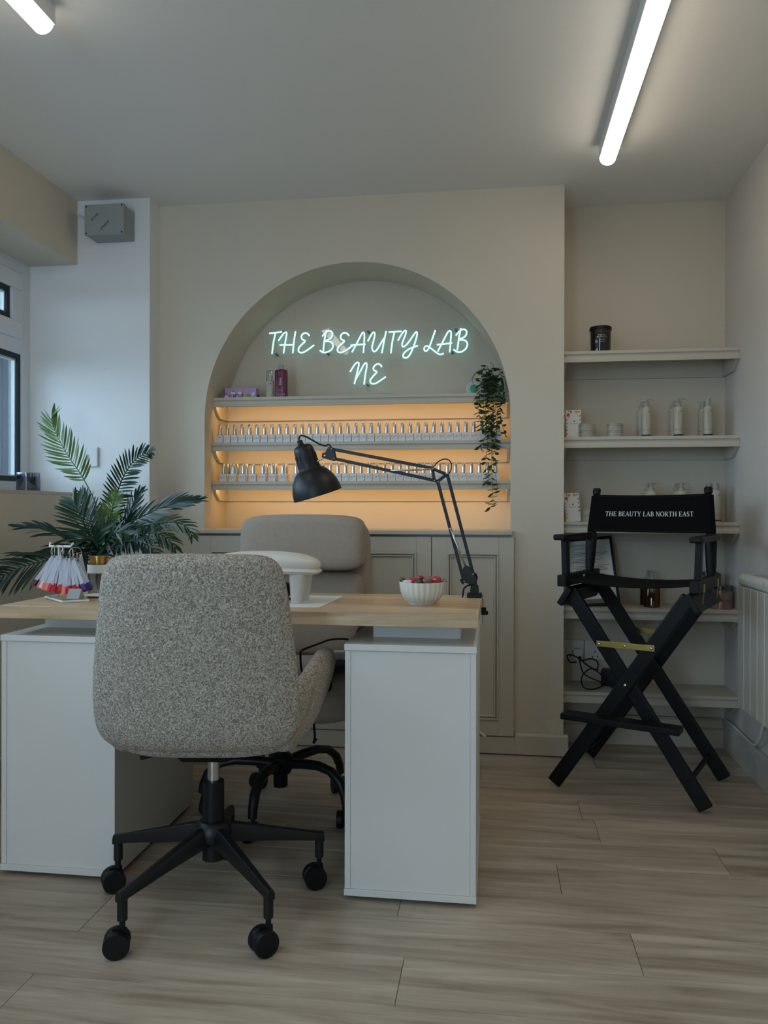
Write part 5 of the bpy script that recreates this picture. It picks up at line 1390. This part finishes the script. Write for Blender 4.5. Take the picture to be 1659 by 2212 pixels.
q = MB(); rs = []
for i in range(33):
    u = -.226 + .452 * i / 32; rs.append([bsurf(u, .920), bsurf(u, .99), bsurf(u, 1.062), bsurf(u, 1.062, -.003), bsurf(u, .99, -.003), bsurf(u, .920, -.003)])
cvb = q.rings(rs).build('canvas_back', 'canvas', smooth=40, **Ld)
for sx in (-1, 1):
    q = MB().rings([[V(sx * (.220 - .012 * k) + .0180 * math.cos(a), .125 + .018 * k + .0180 * math.sin(a), .922 + .140 * k) for a in [2 * PI * i / 20 for i in range(20)]] for k in (0, 1)], close_ends=False)
    q.build('canvas_sleeve', 'canvas', smooth=True, **Ld)
for z in (.926, 1.056):
    q = MB(); q.ribbon([(-.20 + .40 * i / 24, z) for i in range(25)], .0012, lambda u, v: bsurf(u, v, .0006)); q.build('hem_stitch', 'ink', cvb, local=True)
q = MB(); serif(q, 'THE BEAUTY LAB NORTH EAST', .0175, lambda u, v: bsurf(u - .002, v + .982, .0012), .335); q.build('lettering', 'whiteink', cvb, local=True)
# footrest, straps, bolts
MB().obox((-.006, -.238, .281), (.200, 0, 0), (0, .034, 0), (0, 0, .0105)).build('footrest', 'blackwood', bevel=.003, **Ld)


def legpt(sgn, z):  # x on a leg at height z
    return -sgn * HW + sgn * (.208 + HW) * (z - .016) / (.715 - .016)


for yy, z_ in ((FYd - .024, .537), (BYd + .024, .532)):
    a, b_ = legpt(-1, z_), legpt(1, z_)
    s0, s1 = min(a, b_), max(a, b_)
    q = MB().obox(((s0 + s1) / 2, yy, z_), ((s1 - s0) / 2 + .010, 0, 0), (0, .0012, 0), (0, 0, .0105)); st_ = q.build('folding_strap', 'zinc', bevel=.001, **Ld)
    for u in (s0, (s0 + s1) / 2, s1):
        MB().lathe([(.001, 0), (.006, .001), (.004, .005), (.001, .006)], (u, yy - .001, z_), (0, -1, 0), 14).build('bolt', 'steel', st_, smooth=40, local=True)
for yy in (FYd - .022, BYd + .0):
    MB().lathe([(.001, 0), (.0065, .001), (.0045, .005), (.001, .006)], (0, yy, .402), (0, -1, 0), 14).build('bolt', 'steel', smooth=40, **Ld)
MB().lathe([(.001, 0), (.006, .001), (.004, .005), (.001, .006)], (legpt(1, .262), FYd - .0215, .262), (0, -1, 0), 14).build('bolt', 'steel', smooth=40, **Ld)
MB().box(-.2106, -.2098, -.010, .010, .738, .762).build('white_tag', 'paper', **Ld)

# =================================================================== PALM
pm = thing('potted_palm', 'dark green potted palm with arching fronds between window and arch', 'plant', (-1.38, 2.86, 0))
MB().lathe([(.001, 0), (.105, 0), (.110, .005), (.145, .50), (.150, .505), (.150, .53), (.138, .53), (.135, .50), (.001, .49)], (-1.38, 2.86, 0), n=40).build('planter', 'pot', pm, smooth=40)
MB().lathe([(.001, .492), (.134, .492), (.001, .51)], (-1.38, 2.86, 0), n=30).build('soil', 'sub', pm, smooth=True)
rp = random.Random(31)


def frond(pts, m_, lmax, n, nrm, start=.25, droop=.35, phi=(1.0, .5), lw=.0075, curl=0.0, sides=(1, 1), name='frond'):
    """pts: (px,py,Y)"""
    n = int(n * .92); lw *= 1.08; P3 = smoothpts([at(a, b_, Y=c) for a, b_, c in pts], 8); Ls = [0]
    for i in range(1, len(P3)): Ls.append(Ls[-1] + (P3[i] - P3[i - 1]).length)
    tot = Ls[-1]; q = MB(); q.tube(P3, [.0032 * (1 - .75 * l / tot) + .0006 for l in Ls], 6)
    nrm = Vector(nrm).normalized()
    def pt(s):
        l = s * tot
        for i in range(1, len(P3)):
            if Ls[i] >= l:
                k = (l - Ls[i - 1]) / (Ls[i] - Ls[i - 1]); return P3[i - 1].lerp(P3[i], k), (P3[i] - P3[i - 1]).normalized()
        return P3[-1], (P3[-1] - P3[-2]).normalized()
    for i in range(n):
        t = i / (n - 1); s = start + (1 - start) * t
        p, tg = pt(min(s, .999)); sd = tg.cross(nrm).normalized(); env = math.sin(PI * (.18 + .74 * t)) ** .6
        for k, sgn in enumerate((-1, 1)):
            if not sides[k]: continue
            L = lmax * 1.25 * env * rp.uniform(.88, 1.08) * sides[k]; ph = phi[0] + (phi[1] - phi[0]) * t + rp.uniform(-.07, .07)
            d = (tg * math.cos(ph) + sd * sgn * math.sin(ph) + nrm * rp.uniform(-.15, .25)).normalized()
            wv = nrm.cross(d).normalized() * math.cos(.5) + nrm * math.sin(rp.uniform(-.7, .7)); wv.normalize()
            c = p.copy(); vs = []; seg = 6
            for j in range(seg + 1):
                u = j / seg; ww = lw * (math.sin(PI * min(1, u * .86 + .10)) ** .8) * (1 if j < seg else 0)
                vs += [c - wv * ww / 2, c + wv * ww / 2]
                d = (d + V(0, 0, -1) * droop / seg * (u + .3) + tg * curl / seg).normalized(); c = c + d * L / seg
            q.add(vs, [(2 * j, 2 * j + 1, 2 * j + 3, 2 * j + 2) for j in range(seg)])
    for v in q.v:
        v.x = max(v.x, XL + .004) if v.z < SILL + .02 else v.x
        v.y = min(v.y, YP - .004)
    return q.build(name, m_, pm)


u = lambda a, b_: (a / 3.456, 880 + b_ / 3.456)
def U(lst): return [(*u(a, b_), c) for a, b_, c in lst]
root_ = (760, 1130, 2.85)
# tall frond, its window backlighting put into the leaf colour
frond(U([root_, (735, 860, 2.86), (700, 690, 2.88), (610, 512, 2.90), (500, 350, 2.92), (420, 200, 2.94), (385, 100, 2.95), (400, 50, 2.95)]), 'palm2', .090, 26, (0.1, -1, .1), .50, -.05, (1.05, .35), .0085, .25)
# upward curving frond toward the chimney breast
frond(U([root_, (820, 900, 2.86), (845, 740, 2.86), (880, 620, 2.84), (930, 500, 2.82), (1000, 400, 2.80), (1080, 345, 2.78), (1130, 335, 2.76)]), 'palm', .062, 30, (.3, -1, .3), .30, .35, (1.2, .5), .0085, .1)
# long fronds to the chimney side
frond(U([root_, (870, 960, 2.82), (980, 860, 2.78), (1110, 790, 2.74), (1260, 730, 2.72), (1400, 700, 2.70), (1470, 690, 2.70)]), 'palm3', .085, 28, (.1, -1, .5), .28, .15, (.75, .25), .0080, .5)
frond(U([root_, (880, 960, 2.80), (1010, 900, 2.74), (1160, 870, 2.68), (1300, 860, 2.66), (1390, 890, 2.65), (1430, 950, 2.64)]), 'palm', .070, 30, (0, -.8, .8), .22, .8, (1.0, .5), .0075, .2)
frond(U([root_, (880, 1010, 2.78), (1010, 960, 2.72), (1150, 940, 2.68), (1250, 980, 2.66), (1300, 1040, 2.66)]), 'palm', .075, 26, (.1, -.9, .6), .20, .7, (1.0, .5), .0085, .2)
frond(U([root_, (860, 1030, 2.76), (960, 1000, 2.70), (1060, 1010, 2.66), (1140, 1060, 2.64), (1170, 1110, 2.64)]), 'palm3', .070, 22, (0, -.7, .8), .2, .7, (1.0, .6), .0095, .2)
frond(U([root_, (880, 950, 2.84), (950, 830, 2.86), (990, 730, 2.88), (1020, 660, 2.90), (1050, 630, 2.90)]), 'palm', .062, 22, (-.2, -1, .1), .34, .1, (.8, .35), .0075, .3)
# centre and window side
frond(U([root_, (790, 1000, 2.80), (815, 880, 2.78), (830, 780, 2.76), (850, 700, 2.76), (870, 650, 2.76)]), 'palm2', .055, 22, (.1, -1, .3), .30, .4, (1.15, .6), .0085, .1)
frond(U([root_, (720, 1040, 2.78), (660, 940, 2.74), (610, 840, 2.74), (570, 740, 2.76), (540, 690, 2.78)]), 'palm', .100, 24, (.1, -1, .35), .16, .35, (1.05, .45), .0090, .15)
frond(U([root_, (740, 1010, 2.88), (700, 900, 2.92), (670, 800, 2.94), (640, 720, 2.95), (620, 660, 2.96)]), 'palm3', .075, 20, (.2, -1, .2), .25, .2, (1.0, .45), .0085, .15)
frond(U([root_, (690, 1060, 2.76), (600, 1010, 2.70), (480, 970, 2.66), (370, 925, 2.64), (260, 895, 2.62), (130, 890, 2.60)]), 'palm3', .070, 26, (0, -.6, .9), .28, .55, (.9, .35), .0100, .25)
frond(U([root_, (640, 1070, 2.72), (500, 1100, 2.64), (380, 1135, 2.58), (240, 1170, 2.55), (110, 1215, 2.53), (-20, 1285, 2.52)]), 'palm3', .118, 27, (0, -1, .35), .26, .85, (1.0, .6), .0105, .15)
frond(U([root_, (720, 1060, 2.74), (690, 1010, 2.70), (640, 985, 2.68), (580, 1000, 2.66), (540, 1040, 2.66)]), 'palm', .07, 18, (.1, -.8, .6), .2, .6, (1.0, .6), .0090, .15)
frond(U([root_, (780, 1060, 2.72), (800, 1000, 2.68), (840, 950, 2.66), (900, 930, 2.64), (960, 950, 2.62)]), 'palm', .075, 20, (0, -.8, .6), .15, .5, (1.0, .6), .0095, .15)
frond(U([root_, (740, 1080, 2.74), (730, 1020, 2.70), (740, 960, 2.68), (770, 900, 2.68), (800, 850, 2.70)]), 'palm', .065, 20, (0, -1, .3), .12, .3, (.9, .5), .0095, .15)
MB().tube(smoothpts([(-1.38, 2.86, .49), at(*u(*root_[:2]), Y=2.85) + V(0, 0, -.12), at(*u(*root_[:2]), Y=2.85)]), [.020] * 12 + [.018] if False else .016, 12).build('trunk', 'stem', pm, smooth=True)

# small bits on the floor
p = at(709, 1622, Z=0)
tag(MB().lathe([(.001, 0), (.0065, .0005), (.0065, .003), (.001, .004)], (p.x, p.y, .0002), n=14).build('white_bead', 'white', smooth=True), 'tiny white bead on the floor under the desk', 'bead')
p = at(1352, 1600, Z=0)
tag(MB().box(p.x - .005, p.x + .005, p.y - .003, p.y + .003, .0003, .003).build('paper_scrap', 'paper'), 'tiny white scrap on the floor by the alcove skirting', 'scrap')
